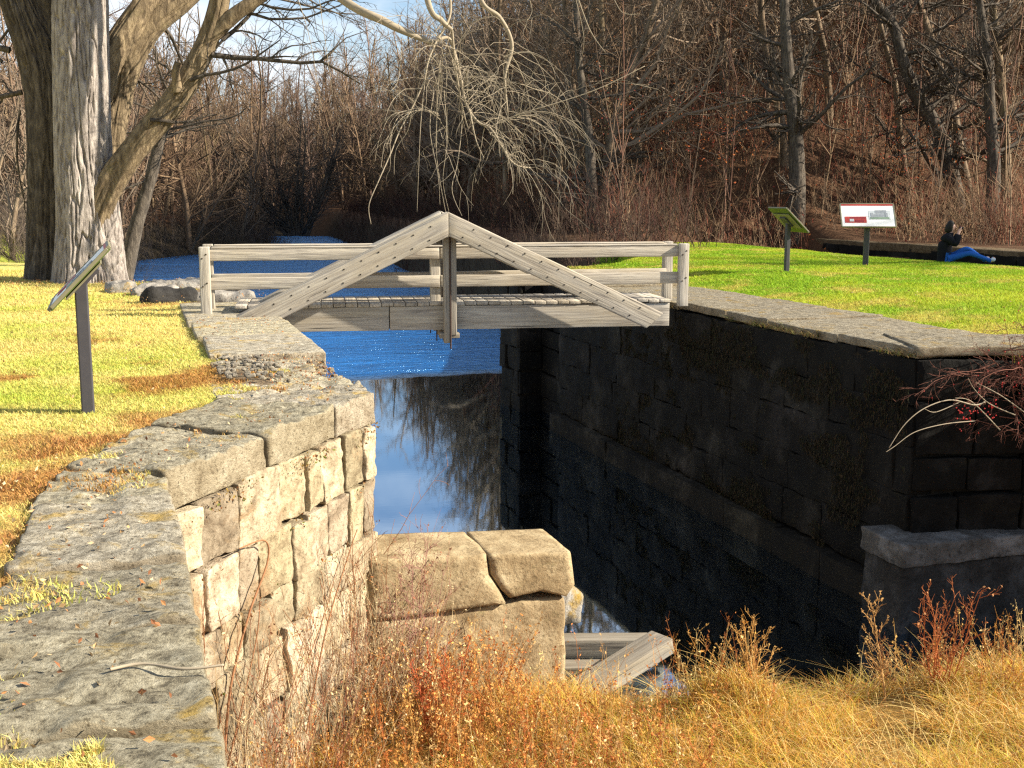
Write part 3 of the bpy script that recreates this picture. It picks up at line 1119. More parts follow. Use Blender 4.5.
rock((3.98, 10.95, -2.5), (.5, .45, .35), 51, M['rubble'], 'concrete_chunk', 'grey broken concrete chunk above the fallen timbers')
rock((-.45, 22.6, .05), (.55, .5, .35), 52, M['rubble'], 'boulder', 'rounded grey boulder beside the thick pale trunk', rot=.3)
rock((.12, 21.9, .02), (.85, .5, .32), 53, M['rubble'], 'boulder', 'flat light grey boulder behind the dark shadowed rock', rot=.2)
rock((.38, 20.4, .06), (.9, .35, .34), 54, M['shadowed_rock'], 'boulder', 'dark shadowed low rock at the lawn edge left of the bridge', rot=.15)
rock((1.25, 20.6, -.02), (1.1, .6, .3), 55, M['rubble'], 'boulder', 'long grey rock behind the bridge post', rot=-.1)
rock((.95, 23.6, -.02), (1.8, .9, .3), 56, M['rubble'], 'boulder', 'broad flat mossy slab behind the bridge railing', rot=.05)

# ------------------------------------------------------------------ interpretive signs


def panel_part(root, c, axis, nrm, up, w, h, th, mat, name, parent=None, off=0., du=0., dv=0.):
    """thin slab in the sign's plane; du along its width, dv up its slope, off along its face"""
    P, Q = rbox_grid((w, h, th), max(w, h), .004 if th > .01 else .001)
    a, u, n = [np.array(x, float) for x in (axis, up, nrm)]
    V = np.array(c) + a * du + u * dv + n * off + P[:, :1] * a + P[:, 1:2] * u + P[:, 2:] * n
    return mk(name, V, Q, None, mat, parent or root, None, False)


def sign(loc, face_deg, zc, w, h, tilt, label, lean=0., post=.08, pmat='post_metal'):
    """low-slung information panel; face_deg is where the reader stands (clockwise from +Y)"""
    x, y, z = loc
    root = thing('information_sign', label, 'sign', loc, 'information signs on the lawns')
    f = np.array((math.sin(math.radians(face_deg)), math.cos(math.radians(face_deg)), 0))
    ax = np.array((-f[1], f[0], 0))          # reader's left to right, seen from the front
    tl = math.radians(tilt)
    n = f * math.sin(tl) + np.array((0, 0, math.cos(tl)))
    u = -f * math.cos(tl) + np.array((0, 0, math.sin(tl)))
    if np.dot(np.cross(ax, u), n) < 0:
        ax = -ax
    bb = beam((x, y, z - .1), (x, y, z + zc - .03), post, post * 1.25, up=tuple(ax), seed=int(x * 10) % 50, amp=.001, tint=1.)
    bb.make('post', M[pmat], root, False)
    c = np.array((x, y, z + zc))
    panel_part(root, c, ax, n, u, w * .86, h * .6, .016, M['frame_metal'], 'mounting_board', off=-.04)
    panel_part(root, c, ax, n, u, .3, .26, .035, M['post_metal'], 'bracket', off=-.065)
    bk = panel_part(root, c, ax, n, u, w, h, .02, M['green_metal'], 'back_plate', off=-.012)
    fr = panel_part(root, c, ax, n, u, w, .03, .028, M['frame_metal'], 'frame', dv=h / 2)
    for dv_, du_, ww, hh in ((-h / 2, 0, w, .03), (0, -w / 2, .03, h - .03), (0, w / 2, .03, h - .03)):
        panel_part(root, c, ax, n, u, ww, hh, .028, M['frame_metal'], 'frame', dv=dv_, du=du_)
    face = panel_part(root, c, ax, n, u, w - .03, h - .03, .008, M['panel_white'], 'panel_face', off=.004)
    return root, c, ax, n, u, face


def pics(S, w, h):
    root, c, ax, n, u, face = S

    def patch(du, dv, ww, hh, m, o=.011):
        panel_part(root, c, ax, n, u, ww, hh, .003, M[m], 'printed_picture', face, o, du, dv)
    patch(0, h / 2 - .045, w - .04, .05, 'ink_red')
    k = w / 1.24
    patch(-.29 * k, -.15, .5 * k, .2, 'ink_red')
    patch(-.24 * k, -.09, .36 * k, .05, 'ink_dark_red', .0125)
    patch(-.38 * k, -.17, .1 * k, .08, 'ink_pale', .0145)
    patch(-.2 * k, -.19, .2 * k, .07, 'ink_dark_red', .0145)
    patch(.27 * k, .0, .5 * k, .28, 'ink_pale')
    patch(.3 * k, .10, .26 * k, .1, 'ink_grey', .0145)
    patch(.24 * k, -.02, .32 * k, .09, 'ink_grey', .0125)
    patch(.27 * k, -.10, .44 * k, .06, 'ink_green', .0145)
    patch(.1 * k, -.01, .06 * k, .15, 'ink_grey', .0165)
    patch(.43 * k, .0, .06 * k, .13, 'ink_grey', .0165)


zl = float(ground_h(-.5, 9.8))
S1 = sign((-.5, 9.8, zl - .02), 268, 1.14, 1.0, .64, 46, 'information sign beside the flagstones, its tilted board seen edge on', post=.1)
pics(S1, 1.0, .70)
S2 = sign((13.19, 21.95, .1), 97, 1.17, .95, .72, 44, 'information sign showing its green underside on the bright lawn', post=.09)
pics(S2, .95, .72)
S3 = sign((16.42, 23.77, .12), 205, 1.2, 1.24, .74, 46, 'white faced information sign with red and grey pictures', post=.1)
pics(S3, 1.24, .74)

# ------------------------------------------------------------------ seated person


def skin_mesh(name, verts, edges, radii, mat, parent, lv=1, root=0):
    me = bpy.data.meshes.new(name)
    me.from_pydata(verts, edges, [])
    o = bpy.data.objects.new(name, me)
    COL.objects.link(o)
    o.parent = parent
    o.modifiers.new('Skin', 'SKIN')
    for i, r in enumerate(radii):
        me.skin_vertices[0].data[i].radius = (r, r) if not isinstance(r, tuple) else r
    me.skin_vertices[0].data[root].use_root = True
    s = o.modifiers.new('Sub', 'SUBSURF')
    s.levels = s.render_levels = lv
    me.materials.append(mat)
    for m_ in o.modifiers:
        if m_.type == 'SKIN':
            m_.use_smooth_shade = True
    return o


PZ = float(ground_h(18.95, 24.1))
pe = thing('person', 'person in a black jacket and blue jeans sitting on the grass taking a photo', 'person', (18.95, 24.1, PZ))
pe.rotation_euler = (0, 0, math.radians(-36))
pe.scale = (1.12, 1.12, 1.12)
bv, be, brad = [], [], []


def bvx(p, r, frm=None):
    bv.append(p)
    brad.append(r)
    if frm is not None:
        be.append((frm, len(bv) - 1))
    return len(bv) - 1


pel = bvx((0, 0, .12), .125)
wa = bvx((-.03, 0, .30), .115, pel)
ch = bvx((0, 0, .48), .13, wa)
sh = bvx((.03, 0, .57), .09, ch)
nk = bvx((.06, 0, .65), .05, sh)
h1 = bvx((.09, 0, .72), .07, nk)
h2 = bvx((.10, 0, .80), .088, h1)
h3 = bvx((.09, 0, .865), .06, h2)
arms, legs = [], []
for s in (1, -1):
    a1 = bvx((.04, s * .17, .55), .055, sh)
    a2 = bvx((.20, s * .21, .40), .042, a1)
    a3 = bvx((.235, s * .12, .645), .033, a2)
    hd = bvx((.25, s * .075, .725), .034, a3)
    arms.append((a1, a2, a3, hd))
    for k in range(4):
        f1 = bvx((.285, s * (.085 - .01 * k), .775 - .022 * k), .010, hd)
        bvx((.30, s * (.05 - .006 * k), .785 - .022 * k), .009, f1)
    t1 = bvx((.25, s * .03, .70), .011, hd)
    bvx((.262, s * .015, .712), .010, t1)
    l1 = bvx((.08, s * .09, .10), .075, pel)
    kx, kz, fx = (.44, .33, -.10) if s > 0 else (.49, .23, 0)
    l2 = bvx((kx, s * .11, kz), .052, l1)
    l3 = bvx((.90 + fx, s * .12, .075), .036, l2)
    l4 = bvx((.95 + fx, s * .12, .045), .04, l3)
    ft = bvx((1.0 + fx, s * .14, .15), .035, l4)
    legs.append((l1, l2, l3, l4, ft))
body = skin_mesh('body', bv, be, brad, M['skin'], pe, 1, pel)


def sub(idx, extra, name, mat, edges, lv=1, more=()):
    return skin_mesh(name, [bv[i] for i in idx] + [m[0] for m in more], edges, [brad[i] + extra for i in idx] + [m[1] for m in more], mat, pe, lv)


(a1, a2, a3, hd), (c1, c2, c3, hd2) = arms
sub([pel, wa, ch, sh, a1, a2, a3, c1, c2, c3], .05, 'jacket', M['jacket'], [(0, 1), (1, 2), (2, 3), (3, 4), (4, 5), (5, 6), (3, 7), (7, 8), (8, 9), (0, 10), (3, 11)], 1, [((.0, 0, .02), .17), ((.05, 0, .65), .085)])
(l1, l2, l3, l4, ft), (m1, m2, m3, m4, ft2) = legs
sub([pel, l1, l2, l3, l4, m1, m2, m3, m4], .012, 'jeans', M['jeans'], [(0, 1), (1, 2), (2, 3), (3, 4), (0, 5), (5, 6), (6, 7), (7, 8)])
for q in ((l4, ft), (m4, ft2)):
    sub(list(q), .024, 'shoe', M['shoe'], [(0, 1)])
skin_mesh('hair', [(.015, 0, .64), (.05, 0, .78), (.075, 0, .875), (.13, 0, .90)], [(0, 1), (1, 2), (2, 3)], [.09, .105, .09, .055], M['hair'], pe, 2)
for s in (-1, 1):
    V, Q = tubes([(.178, s * .03, .80, .186, s * .03, .80, .012, .008)], 8)
    mk('eye', V + np.array(ORIG[pe.name]), Q, None, M['hair'], pe)
skin_mesh('nose', [(.17, 0, .79), (.20, 0, .765)], [(0, 1)], [.014, .016], M['skin'], pe, 1)
skin_mesh('mouth', [(.165, -.025, .735), (.172, 0, .733), (.165, .025, .735)], [(0, 1), (1, 2)], [.008, .009, .008], M['ink_dark_red'], pe, 1)
cmr = thing('camera_body', 'small black camera held up to the seated person\'s face', 'camera', (0, 0, 0))
ang = math.radians(-36)
cl = Vector((.27, 0, .765)) * 1.12
cmr.location = (18.95 + cl.x * math.cos(ang) - cl.y * math.sin(ang), 24.1 + cl.x * math.sin(ang) + cl.y * math.cos(ang), PZ + cl.z)
cmr.rotation_euler = (0, 0, ang)
ORIG[cmr.name] = (0, 0, 0)
P, Q = rbox_grid((.05, .12, .075), .02, .012)
mk('camera_case', P, Q, None, M['cam_black'], cmr)
V, Q, T = sweep([(.02, 0, 0), (.06, 0, 0), (.075, 0, 0)], [.03, .03, .026], 6, 12)
mk('lens', V, Q, T, M['cam_black'], cmr)
P, Q = rbox_grid((.03, .012, .012), .02, .003)
mk('shutter_button', P + np.array((0, .035, .042)), Q, None, M['cam_red'], cmr)

# ------------------------------------------------------------------ trees: the two old ones


def px(path, Y, dy=0.):
    return [at(x, y, Y + dy * i / max(1, len(path) - 1)) for i, (x, y) in enumerate(path)]


def limb(bag, pts, radii, n, sides, ridge, seed, freq=9., flare=0.):
    V, Q, T = sweep(pts, radii, n, sides, ridge, freq, seed, flare)
    bag.add(V, Q, T)


def twigs_from(rng, starts, spec, out):
    for (p, d, L, r) in starts:
        o = [[] for _ in spec['n']]
        grow(rng, tuple(p), _nrm(tuple(d)), L, r, 0, spec, o)
        for x in o:
            out.extend(x)


TW = dict(n=(7, 5, 3), tip=(.3, .3, .5), wob=(.16, .2, .25), up=(.02, .02, .0), kids=(7, 5, 0), start=(.1, .1, 0), ang=(.8, .8, .7),
          ratio=(.5, .5, .5), rmin=.006)
k1 = 1 / 44.5
T1 = thing('old_tree', 'thick pale ridged tree trunk with a drooping branch over the bridge', 'tree', (-1.1, 25.5, 0))
b = Bag()
p1 = [at(90, 290, 25.5), at(89, 268, 25.5), at(88, 225, 25.5), at(83, 160, 25.5), at(81, 80, 25.5), at(80, 0, 25.5), at(83, -90, 25.5), at(92, -190, 25.5)]
limb(b, p1, [.74, .70, .64, .57, .545, .53, .48, .40], 620, 320, .05, 5, 12.0, .10)
b.make('trunk', M['bark_pale'], T1)
b = Bag()
lp = px([(88, 262), (95, 222), (109, 186), (140, 143), (172, 104), (194, 70), (212, 30), (222, -15), (224, -90)], 25.3, -.8)
limb(b, lp, [.24, .27, .27, .25, .24, .22, .20, .18, .14], 260, 110, .026, 7, 11)
lp2 = px([(205, 45), (226, 22), (250, 4), (285, -20), (330, -60)], 24.7, -.6)
limb(b, lp2, [.14, .15, .13, .11, .08], 60, 32, .012, 8, 12)
limb(b, px([(178, 92), (176, 74), (178, 62)], 24.6, -.1), [.10, .09, .07], 14, 20, .012, 9)
b.make('limb', M['bark_gold'], T1)
rng = random.Random(12)
tw = []
st = []
for (x, y, dx, dz, L, r) in ((212, 55, 1, .1, 3.2, .06), (222, 40, .9, .5, 2.4, .05), (150, 120, .9, -.2, 1.5, .04), (238, 12, 1, -.3, 2.5, .035), (190, 80, .9, .35, 2.2, .04), (232, -5, 1, -.1, 3., .035),
                             (262, -10, 1, -.4, 2.4, .03), (280, -20, .7, -.7, 2.0, .025)):
    st.append((at(x, y, 24.6), (dx, rng.uniform(-.3, .3), dz), L, r))
twigs_from(rng, st, TW, tw)
V, Q = tubes(tw, 5)
mk('small_branches', V, Q, None, M['bark_dark'], T1)
# the bough that leaves the frame and comes down again over the bridge
Yb = 21.5
b = Bag()
arch = [at(84, -60, 25.4), at(150, -175, 24.8), at(240, -120, 23.6), at(330, -12, 22.2), at(385, 22, Yb), at(432, 43, Yb), ]
limb(b, arch, [.24, .20, .16, .09, .075, .05], 70, 14, .006, 21, 14)
arch2 = [at(150, -175, 24.8), at(300, -190, 23.4), at(410, -90, 22.2), at(428, 2, Yb - .2), at(441, 20, Yb - .2), at(452, 30, Yb - .2)]
limb(b, arch2, [.16, .14, .10, .055, .05, .035], 60, 12, .005, 22, 14)
arch3 = [at(300, -190, 23.4), at(420, -160, 22.6), at(470, -40, 22), at(482, 2, Yb + .2), at(500, 18, Yb + .2), at(512, 45, Yb + .2), at(505, 78, Yb + .2), at(509, 122, Yb + .2)]
limb(b, arch3, [.13, .10, .055, .045, .04, .034, .026, .008], 70, 10, .004, 23, 14)
main = [([(432, 43), (448, 38), (455, 55), (461, 80), (466, 104), (478, 122), (492, 130), (512, 162), (530, 168)], .044),
        ([(448, -20), (450, 15), (436, 42), (428, 62), (425, 80)], .036), ([(470, 112), (476, 140), (484, 158)], .02),
        ([(452, 30), (456, 70), (463, 110), (468, 128)], .03),
        ([(425, 80), (412, 108), (400, 130), (390, 155), (379, 180), (369, 205), (371, 224)], .02), ([(425, 80), (421, 120), (419, 160), (417, 212)], .011),
        ([(440, 60), (437, 110), (437, 160), (446, 214)], .014), ([(452, 60), (462, 110), (458, 160), (452, 190), (462, 216)], .014),
        ([(434, 90), (430, 130), (438, 175), (440, 205)], .011), ([(444, 90), (447, 140), (443, 180), (449, 212)], .011),
        ([(412, 108), (408, 130), (396, 150), (394, 175)], .011), ([(492, 126), (520, 114), (560, 102), (600, 88), (645, 66)], .016),
        ([(530, 112), (545, 96), (556, 84)], .01), ([(508, 50), (520, 70), (528, 95), (532, 130)], .011),
        ([(575, -10), (590, 30), (605, 52)], .016), ([(610, -10), (622, 12), (640, 14)], .01), ([(576, 0), (584, 40), (578, 70)], .009),
        ([(528, -5), (532, 10), (528, 20)], .009), ([(402, 45), (398, 80), (390, 92)], .01), ([(295, -10), (310, 40), (322, 112)], .009),
        ([(318, -10), (325, 40), (333, 96)], .009)]
for i, (pp, r) in enumerate(main):
    pts = [at(x, y, Yb + .25 * math.sin(i * 1.9 + j * .7)) for j, (x, y) in enumerate(pp)]
    rr = np.linspace(r, r * .4, len(pts)) * .8
    limb(b, pts, rr, 6 * len(pts), 7, 0, i)
DROOP = dict(n=(11, 6), tip=(.35, .4), wob=(.13, .16), up=(-.14, -.10), kids=(4, 0), start=(.1, 0), ang=(.75, .7), ratio=(.45, .5), rmin=.0036)
tw = []
st = []
zones = [((436, 30), (450, 60), 16), ((452, 55), (466, 104), 26), ((466, 104), (512, 162), 26), ((500, 20), (509, 120), 16), ((495, 125), (560, 102), 12),
         ((425, 80), (400, 130), 9), ((512, 160), (530, 168), 4), ((430, 60), (445, 150), 16)]
for (q0, q1, n) in zones:
    for _ in range(n):
        t_ = rng.random()
        x, y = q0[0] + (q1[0] - q0[0]) * t_, q0[1] + (q1[1] - q0[1]) * t_
        st.append((at(x, y, Yb + rng.uniform(-.25, .25)), (rng.uniform(-.3, 1.0) if x > 450 else rng.uniform(-.9, .5), rng.uniform(-.5, .5), rng.uniform(-.2, .7)),
                   rng.uniform(.8, 2.3), rng.uniform(.0055, .0085)))
twigs_from(rng, st, DROOP, tw)
V, Q = tubes(tw, 5)
b.add(V, Q)
b.make('drooping_branch', M['twig_pale'], T1)

T2 = thing('old_tree', 'darker tree of several stems standing close behind the pale trunk', 'tree', (-2.0, 27, 0))
b = Bag()
Y2 = 26.5
limb(b, px([(54, 292), (53, 262), (53, 200), (53, 150), (51, 95), (41, 50), (24, 5), (5, -60), (-25, -150)], Y2), [.58, .51, .49, .49, .50, .48, .42, .32, .2], 420, 220, .05, 31, 9.0, .08)
limb(b, px([(52, 130), (52, 80), (48, 30), (44, -10), (40, -90), (30, -180)], Y2, -.2), [.32, .30, .26, .24, .2, .12], 200, 110, .04, 33, 9)
b.make('trunk', M['bark_dark'], T2)  # darker bark paints in this stem's shade; side stems keep the sunlit gold
b = Bag()
limb(b, px([(92, 275), (102, 200), (108, 150), (117, 100), (128, 62), (148, 26), (184, -4), (230, -50), (290, -120)], Y2 - .3), [.5, .34, .31, .30, .30, .29, .25, .2, .12], 260, 130, .035, 34, 9)
limb(b, px([(96, 95), (106, 68), (122, 40), (143, 6), (160, -30), (200, -110)], Y2 - .7, .3), [.34, .30, .28, .25, .2, .1], 140, 90, .03, 35, 9)
b.make('side_stem', M['bark_gold'], T2)
tw, st = [], []
for (x, y, dx, dz, L, r) in ((10, 50, -1, .3, 2.2, .07), (22, 92, -1, -.2, 1.8, .06), (2, 62, -1, .7, 1.5, .04), (155, 20, 1, -.5, 2.0, .05), (36, 20, -.3, 1, 1.5, .05),
                             (124, 70, 1, -.6, 1.4, .04), (8, 30, -.8, -.8, 2.4, .03), (20, 110, -.6, -1, 2.2, .03)):
    st.append((at(x, y, Y2), (dx, rng.uniform(-.3, .3), dz), L, r))
twigs_from(rng, st, TW, tw)
V, Q = tubes(tw, 5)
mk('small_branches', V, Q, None, M['bark_dark'], T2)

# slender leaning tree behind them
T3 = thing('slender_tree', 'slender dark tree leaning right behind the pale trunk', 'tree', tuple(at(126, 280, 31)))
b = Bag()
limb(b, px([(124, 284), (135, 232), (150, 180), (160, 140), (172, 112), (186, 90), (197, 60)], 31), [.2, .17, .15, .13, .11, .08, .04], 60, 16, .012, 41)
b.make('trunk', M['bark_dark'], T3)
tw, st = [], []
for i, (x, y) in enumerate([(150, 182), (156, 150), (162, 138), (170, 118), (178, 102), (186, 90), (192, 72), (160, 140), (165, 130)]):
    st.append((at(x, y, 31), (rng.uniform(-.8, 1), rng.uniform(-.5, .5), rng.uniform(.0, .8)), rng.uniform(1.2, 2.6), rng.uniform(.03, .06)))
twigs_from(rng, st, TW, tw)
V, Q = tubes(tw, 4)
mk('crown', V, Q, None, M['bark_dark'], T3)


# ------------------------------------------------------------------ woodland
def tree_proto(name, label, segs, mats, loc=(0, 0, 0), group=None, nside=(7, 5, 3, 3), split=1):
    root = thing(name, label, 'tree', loc, group)
    for nm, lv, m in (('trunk', range(0, split), mats[0]), ('crown', range(split, len(segs)), mats[1])):
        bg = Bag()
        for l in lv:
            if segs[l]:
                V, Q = tubes(segs[l], nside[l])
                bg.add(V, Q)
        bg.make(nm, m, root)
    ORIG[root.name] = (0, 0, 0)
    return root


def dup(root, loc, rz, sc, label, group):
    r = root.copy()
    COL.objects.link(r)
    r.location, r.rotation_euler, r.scale = loc, (0, 0, rz), sc
    r['label'] = label
    r['group'] = group
    for ch in list(root.children):
        c = ch.copy()
        COL.objects.link(c)
        c.parent = r
    return r


# trees one can pick out along the edge of the wood, traced trunk + grown crown
FEAT = [
    ('tall_tree', 'thick dark trunk leaning left above the seated person', [(960, 226), (952, 180), (944, 150), (932, 120), (915, 92), (903, 60), (893, 25), (874, 0), (850, -35)], 45, .36, 'bark_dark', 1),
    ('tall_tree', 'slimmer dark trunk leaning left just right of the thickest leaning trunk', [(974, 228), (962, 165), (952, 110), (940, 70), (928, 30), (918, 0), (908, -40)], 46, .24, 'bark_wood', 2),
    ('tall_tree', 'straight dark trunk near the right edge of the wood', [(990, 232), (994, 170), (990, 110), (988, 60), (982, 20), (976, -30)], 42, .27, 'bark_dark', 3),
    ('tall_tree', 'sunlit yellowish straight trunk beside the right edge of the picture', [(1004, 230), (1006, 160), (1002, 100), (998, 50), (992, 0), (990, -40)], 42.6, .22, 'bark_gold', 4),
    ('tall_tree', 'dark upright forked trunk behind the sign with the green underside', [(796, 240), (797, 180), (795, 130), (790, 90), (786, 40), (784, -10), (783, -50)], 44, .34, 'bark_dark', 5),
    ('tall_tree', 'crooked pale trunk beside the dark forked trunk', [(782, 236), (784, 150), (776, 90), (768, 60), (762, 20), (760, -40)], 47, .2, 'bark_wood', 6),
    ('tall_tree', 'dark bare tree rising behind the bridge railing in the middle', [(594, 244), (592, 200), (590, 150), (584, 100), (578, 50), (576, 0)], 47, .24, 'bark_dark', 7),
    ('tall_tree', 'thin grey trunk with a bend right of the white faced sign', [(912, 236), (908, 190), (900, 140), (896, 90), (884, 40), (870, -20)], 48, .2, 'bark_wood', 8),
    ('tall_tree', 'reddish brown sunlit trunk above the right end of the bridge', [(612, 245), (612, 200), (610, 150), (605, 90), (602, 30), (600, -30)], 52, .22, 'bark_gold', 9),
]
for (nm, lab, path, Y, r, mt, sd) in FEAT:
    pts = px(path, Y)
    X0 = pts[0][0]
    gz = float(ground_h(X0, Y))
    pts[0] = np.array((X0, Y, gz - .3))
    top = pts[-1] + (pts[-1] - pts[-2]) * np.array((1, 1, 1.)) * 1.6
    top2 = top + np.array((0, 0, 3.))
    pts = pts + [top, top2]
    n = len(pts)
    rr = [r * (1.15 - .95 * (i / (n - 1))) for i in range(n)]
    root = thing(nm, lab, 'tree', (X0, Y, gz))
    b = Bag()
    limb(b, pts, rr, 60, 12, .012, sd)
    b.make('trunk', M[mt], root)
    rng = random.Random(100 + sd)
    P_, R_ = smooth_path(pts, rr, 40)
    outs = []
    for k in range(34):
        i = int(4 + 35 * rng.random() ** .8)
        ph = rng.uniform(0, 2 * math.pi)
        d = (math.cos(ph), math.sin(ph) * .8, rng.uniform(-.05, .7))
        o = [[], [], []]
        grow(rng, tuple(P_[i]), _nrm(d), rng.uniform(2.2, 5.5) * (1 - .4 * i / 40), max(.02, R_[i] * .42), 0,
             dict(n=(6, 4, 2), tip=(.25, .35, .5), wob=(.14, .2, .25), up=(.06, .04, .02), kids=(8, 5, 0), start=(.15, .1, 0), ang=(.8, .8, .7), ratio=(.45, .45, .5), rmin=.009), o)
        for x in o:
            outs += x
    V, Q = tubes(outs, 4)
    mk('crown', V, Q, None, M['bark_dark' if mt != 'bark_gold' else 'bark_wood'], root)

WG = 'bare trees of the hillside wood'
WLAB = 'bare brown tree among many alike in the hillside wood'
protos = []
for i in range(7):
    rng = random.Random(500 + i)
    sg = tree_segs(500 + i, FOREST if i % 3 else SPREAD, rng.uniform(14, 19) * (1 if i % 3 else .8), rng.uniform(.15, .27), (rng.uniform(-.12, .12), rng.uniform(-.12, .12)))
    protos.append((sg, (M['bark_wood'], M['twig_brown'] if i % 2 else M['twig_grey'])))


def hill_spots(n, seed, test, xr, yr, dmin):
    rng = random.Random(seed)
    out = []
    tries = 0
    while len(out) < n and tries < 60000:
        tries += 1
        x, y = rng.uniform(*xr), rng.uniform(*yr)
        if not test(x, y):
            continue
        if any((x - a) ** 2 + (y - b_) ** 2 < dmin ** 2 for a, b_ in out):
            continue
        out.append((x, y))
    return out


def in_view(x, y, m=6):
    a = math.degrees(math.atan2(x, y)) - math.degrees(YAW)
    return -24.5 - m < a < 24.5 + m


def on_hill(x, y):
    if not in_view(x, y, 8):
        return False
    if y < 40 + .2 * (x - 14) and x < 29:
        return False
    return x > np.interp(y, [30, 36, 60, 100, 140, 220], [15.5, 17, 19.5, 24, 27, 30])


spots = hill_spots(260, 3, lambda x, y: on_hill(x, y) and (x < 20 or y > 49 + .1 * (x - 20)), (14, 75), (30, 125), 1.5)
spots.sort(key=lambda q: q[0] ** 2 + q[1] ** 2)
roots = []
rng = random.Random(77)
for i, (x, y) in enumerate(spots):
    loc = (x, y, float(ground_h(x, y)) - .1)
    s = rng.uniform(.75, 1.15)
    k = i % len(protos)
    if i < len(protos):
        r_ = tree_proto('bare_tree', WLAB, protos[i][0], protos[i][1], (0, 0, 0), WG)
        r_.location, r_.rotation_euler, r_.scale = loc, (0, 0, rng.uniform(0, 6.28)), (s, s, s)
        roots.append(r_)
    else:
        dup(roots[k], loc, rng.uniform(0, 6.28), (s, s, s * rng.uniform(.9, 1.15)), WLAB, WG)

for i, (x, y) in enumerate([(37, 20), (44, 23.5), (41, 17), (50, 21), (56, 18)]):
    dup(roots[i], (x, y, 0), i * 1.3, (1, 1, 1), 'bare tree standing apart at the right end of the hillside wood', WG)

# trees on the left bank and the far shore that can be told apart
LG = 'bare trees on the far left bank'
LLAB = 'bare grey bushy tree among many alike along the far left bank'
lp = []
for i in range(4):
    sg = tree_segs(700 + i, CLUMP if i % 2 else SPREAD, 9 + 1.5 * i, .16, (.1 * (i - 1.5), .05))
    lp.append((sg, (M['bark_wood'], M['twig_grey'] if i % 2 else M['twig_brown'])))
lroots = []


def on_left(x, y):
    xl = np.interp(y, LW[:, 0], LW[:, 1])
    return in_view(x, y, 3) and x < xl - 1.5


ls = hill_spots(46, 9, on_left, (-34, 14), (62, 150), 3.0)
for i, (x, y) in enumerate(ls):
    loc = (x, y, float(ground_h(x, y)) - .1)
    s = rng.uniform(.7, 1.25)
    if i < 4:
        r_ = tree_proto('bank_tree', LLAB, lp[i][0], lp[i][1], (0, 0, 0), LG)
        r_.location, r_.scale = loc, (s, s, s)
        lroots.append(r_)
    else:
        dup(lroots[i % 4], loc, rng.uniform(0, 6.28), (s, s, s), LLAB, LG)
# a many-stemmed fan of dark trunks at the water's far corner
T4 = thing('fan_tree', 'many stemmed dark tree fanning out above the far water', 'tree', tuple(at(292, 234, 118)))
segs = []
rng = random.Random(5)
for k in range(11):
    sg = [[], [], []]
    grow(rng, tuple(at(286 + k * 2.2, 236, 118)), _nrm((-.75 + .13 * k, rng.uniform(-.2, .2), 1)), rng.uniform(8, 13), .16, 0, CLUMP, sg)
    for x in sg:
        segs += x
V, Q = tubes(segs, 4)
b = Bag()
b.add(V, Q)
b.make('stems', M['bark_dark'], T4)

# far woodland and undergrowth as masses
low = [tree_segs(900 + i, LOW, 15, .2, (0, 0)) for i in range(8)]
lowm = []
for sg in low:
    bg = Bag()
    for l in range(3):
        V, Q = tubes(sg[l], 3)
        bg.add(V, Q)
    lowm.append((np.concatenate(bg.V), np.concatenate(bg.Q)))


def forest_mass(name, spots_, seed, smin, smax, mat, label):
    rng = random.Random(seed)
    bg = Bag()
    for (x, y) in spots_:
        V, Q = lowm[rng.randrange(8)]
        a = rng.uniform(0, 6.28)
        s = rng.uniform(smin, smax)
        c_, s_ = math.cos(a) * s, math.sin(a) * s
        W = np.column_stack([V[:, 0] * c_ - V[:, 1] * s_ + x, V[:, 0] * s_ + V[:, 1] * c_ + y, V[:, 2] * s + float(ground_h(x, y)) - .2])
        k = rng.uniform(.7, 1.25)
        bg.add(W, Q, col=np.array((k, k * rng.uniform(.9, 1.02), k * rng.uniform(.8, 1.05))))
    o = bg.make(name, mat)
    return tag(o, label, 'woodland', None, 'stuff')


t = NT('far_twigs')
M['far_twigs'] = t.done(t.mix(1., t.mix(t.noise(t.coord(), .3, 3), (.12, .085, .058), (.21, .155, .11)), t.col(), 'MULTIPLY'), .95, .05)
fs = hill_spots(420, 21, lambda x, y: in_view(x, y, 3) and (on_hill(x, y)), (16, 150), (75, 210), 2.0)
forest_mass('hillside_woodland', fs, 22, .8, 1.25, M['far_twigs'], 'dense bare brown woodland covering the hill beyond the lawn')
fs = hill_spots(360, 23, lambda x, y: in_view(x, y, 3) and (x < 45), (-110, 45), (152, 260), 2.4)
fs += hill_spots(60, 24, lambda x, y: in_view(x, y, 3) and on_left(x, y), (-70, 12), (90, 152), 3.0)
forest_mass('far_woodland', fs, 25, .85, 1.5, M['far_twigs'], 'hazy bare woodland beyond the far end of the water')


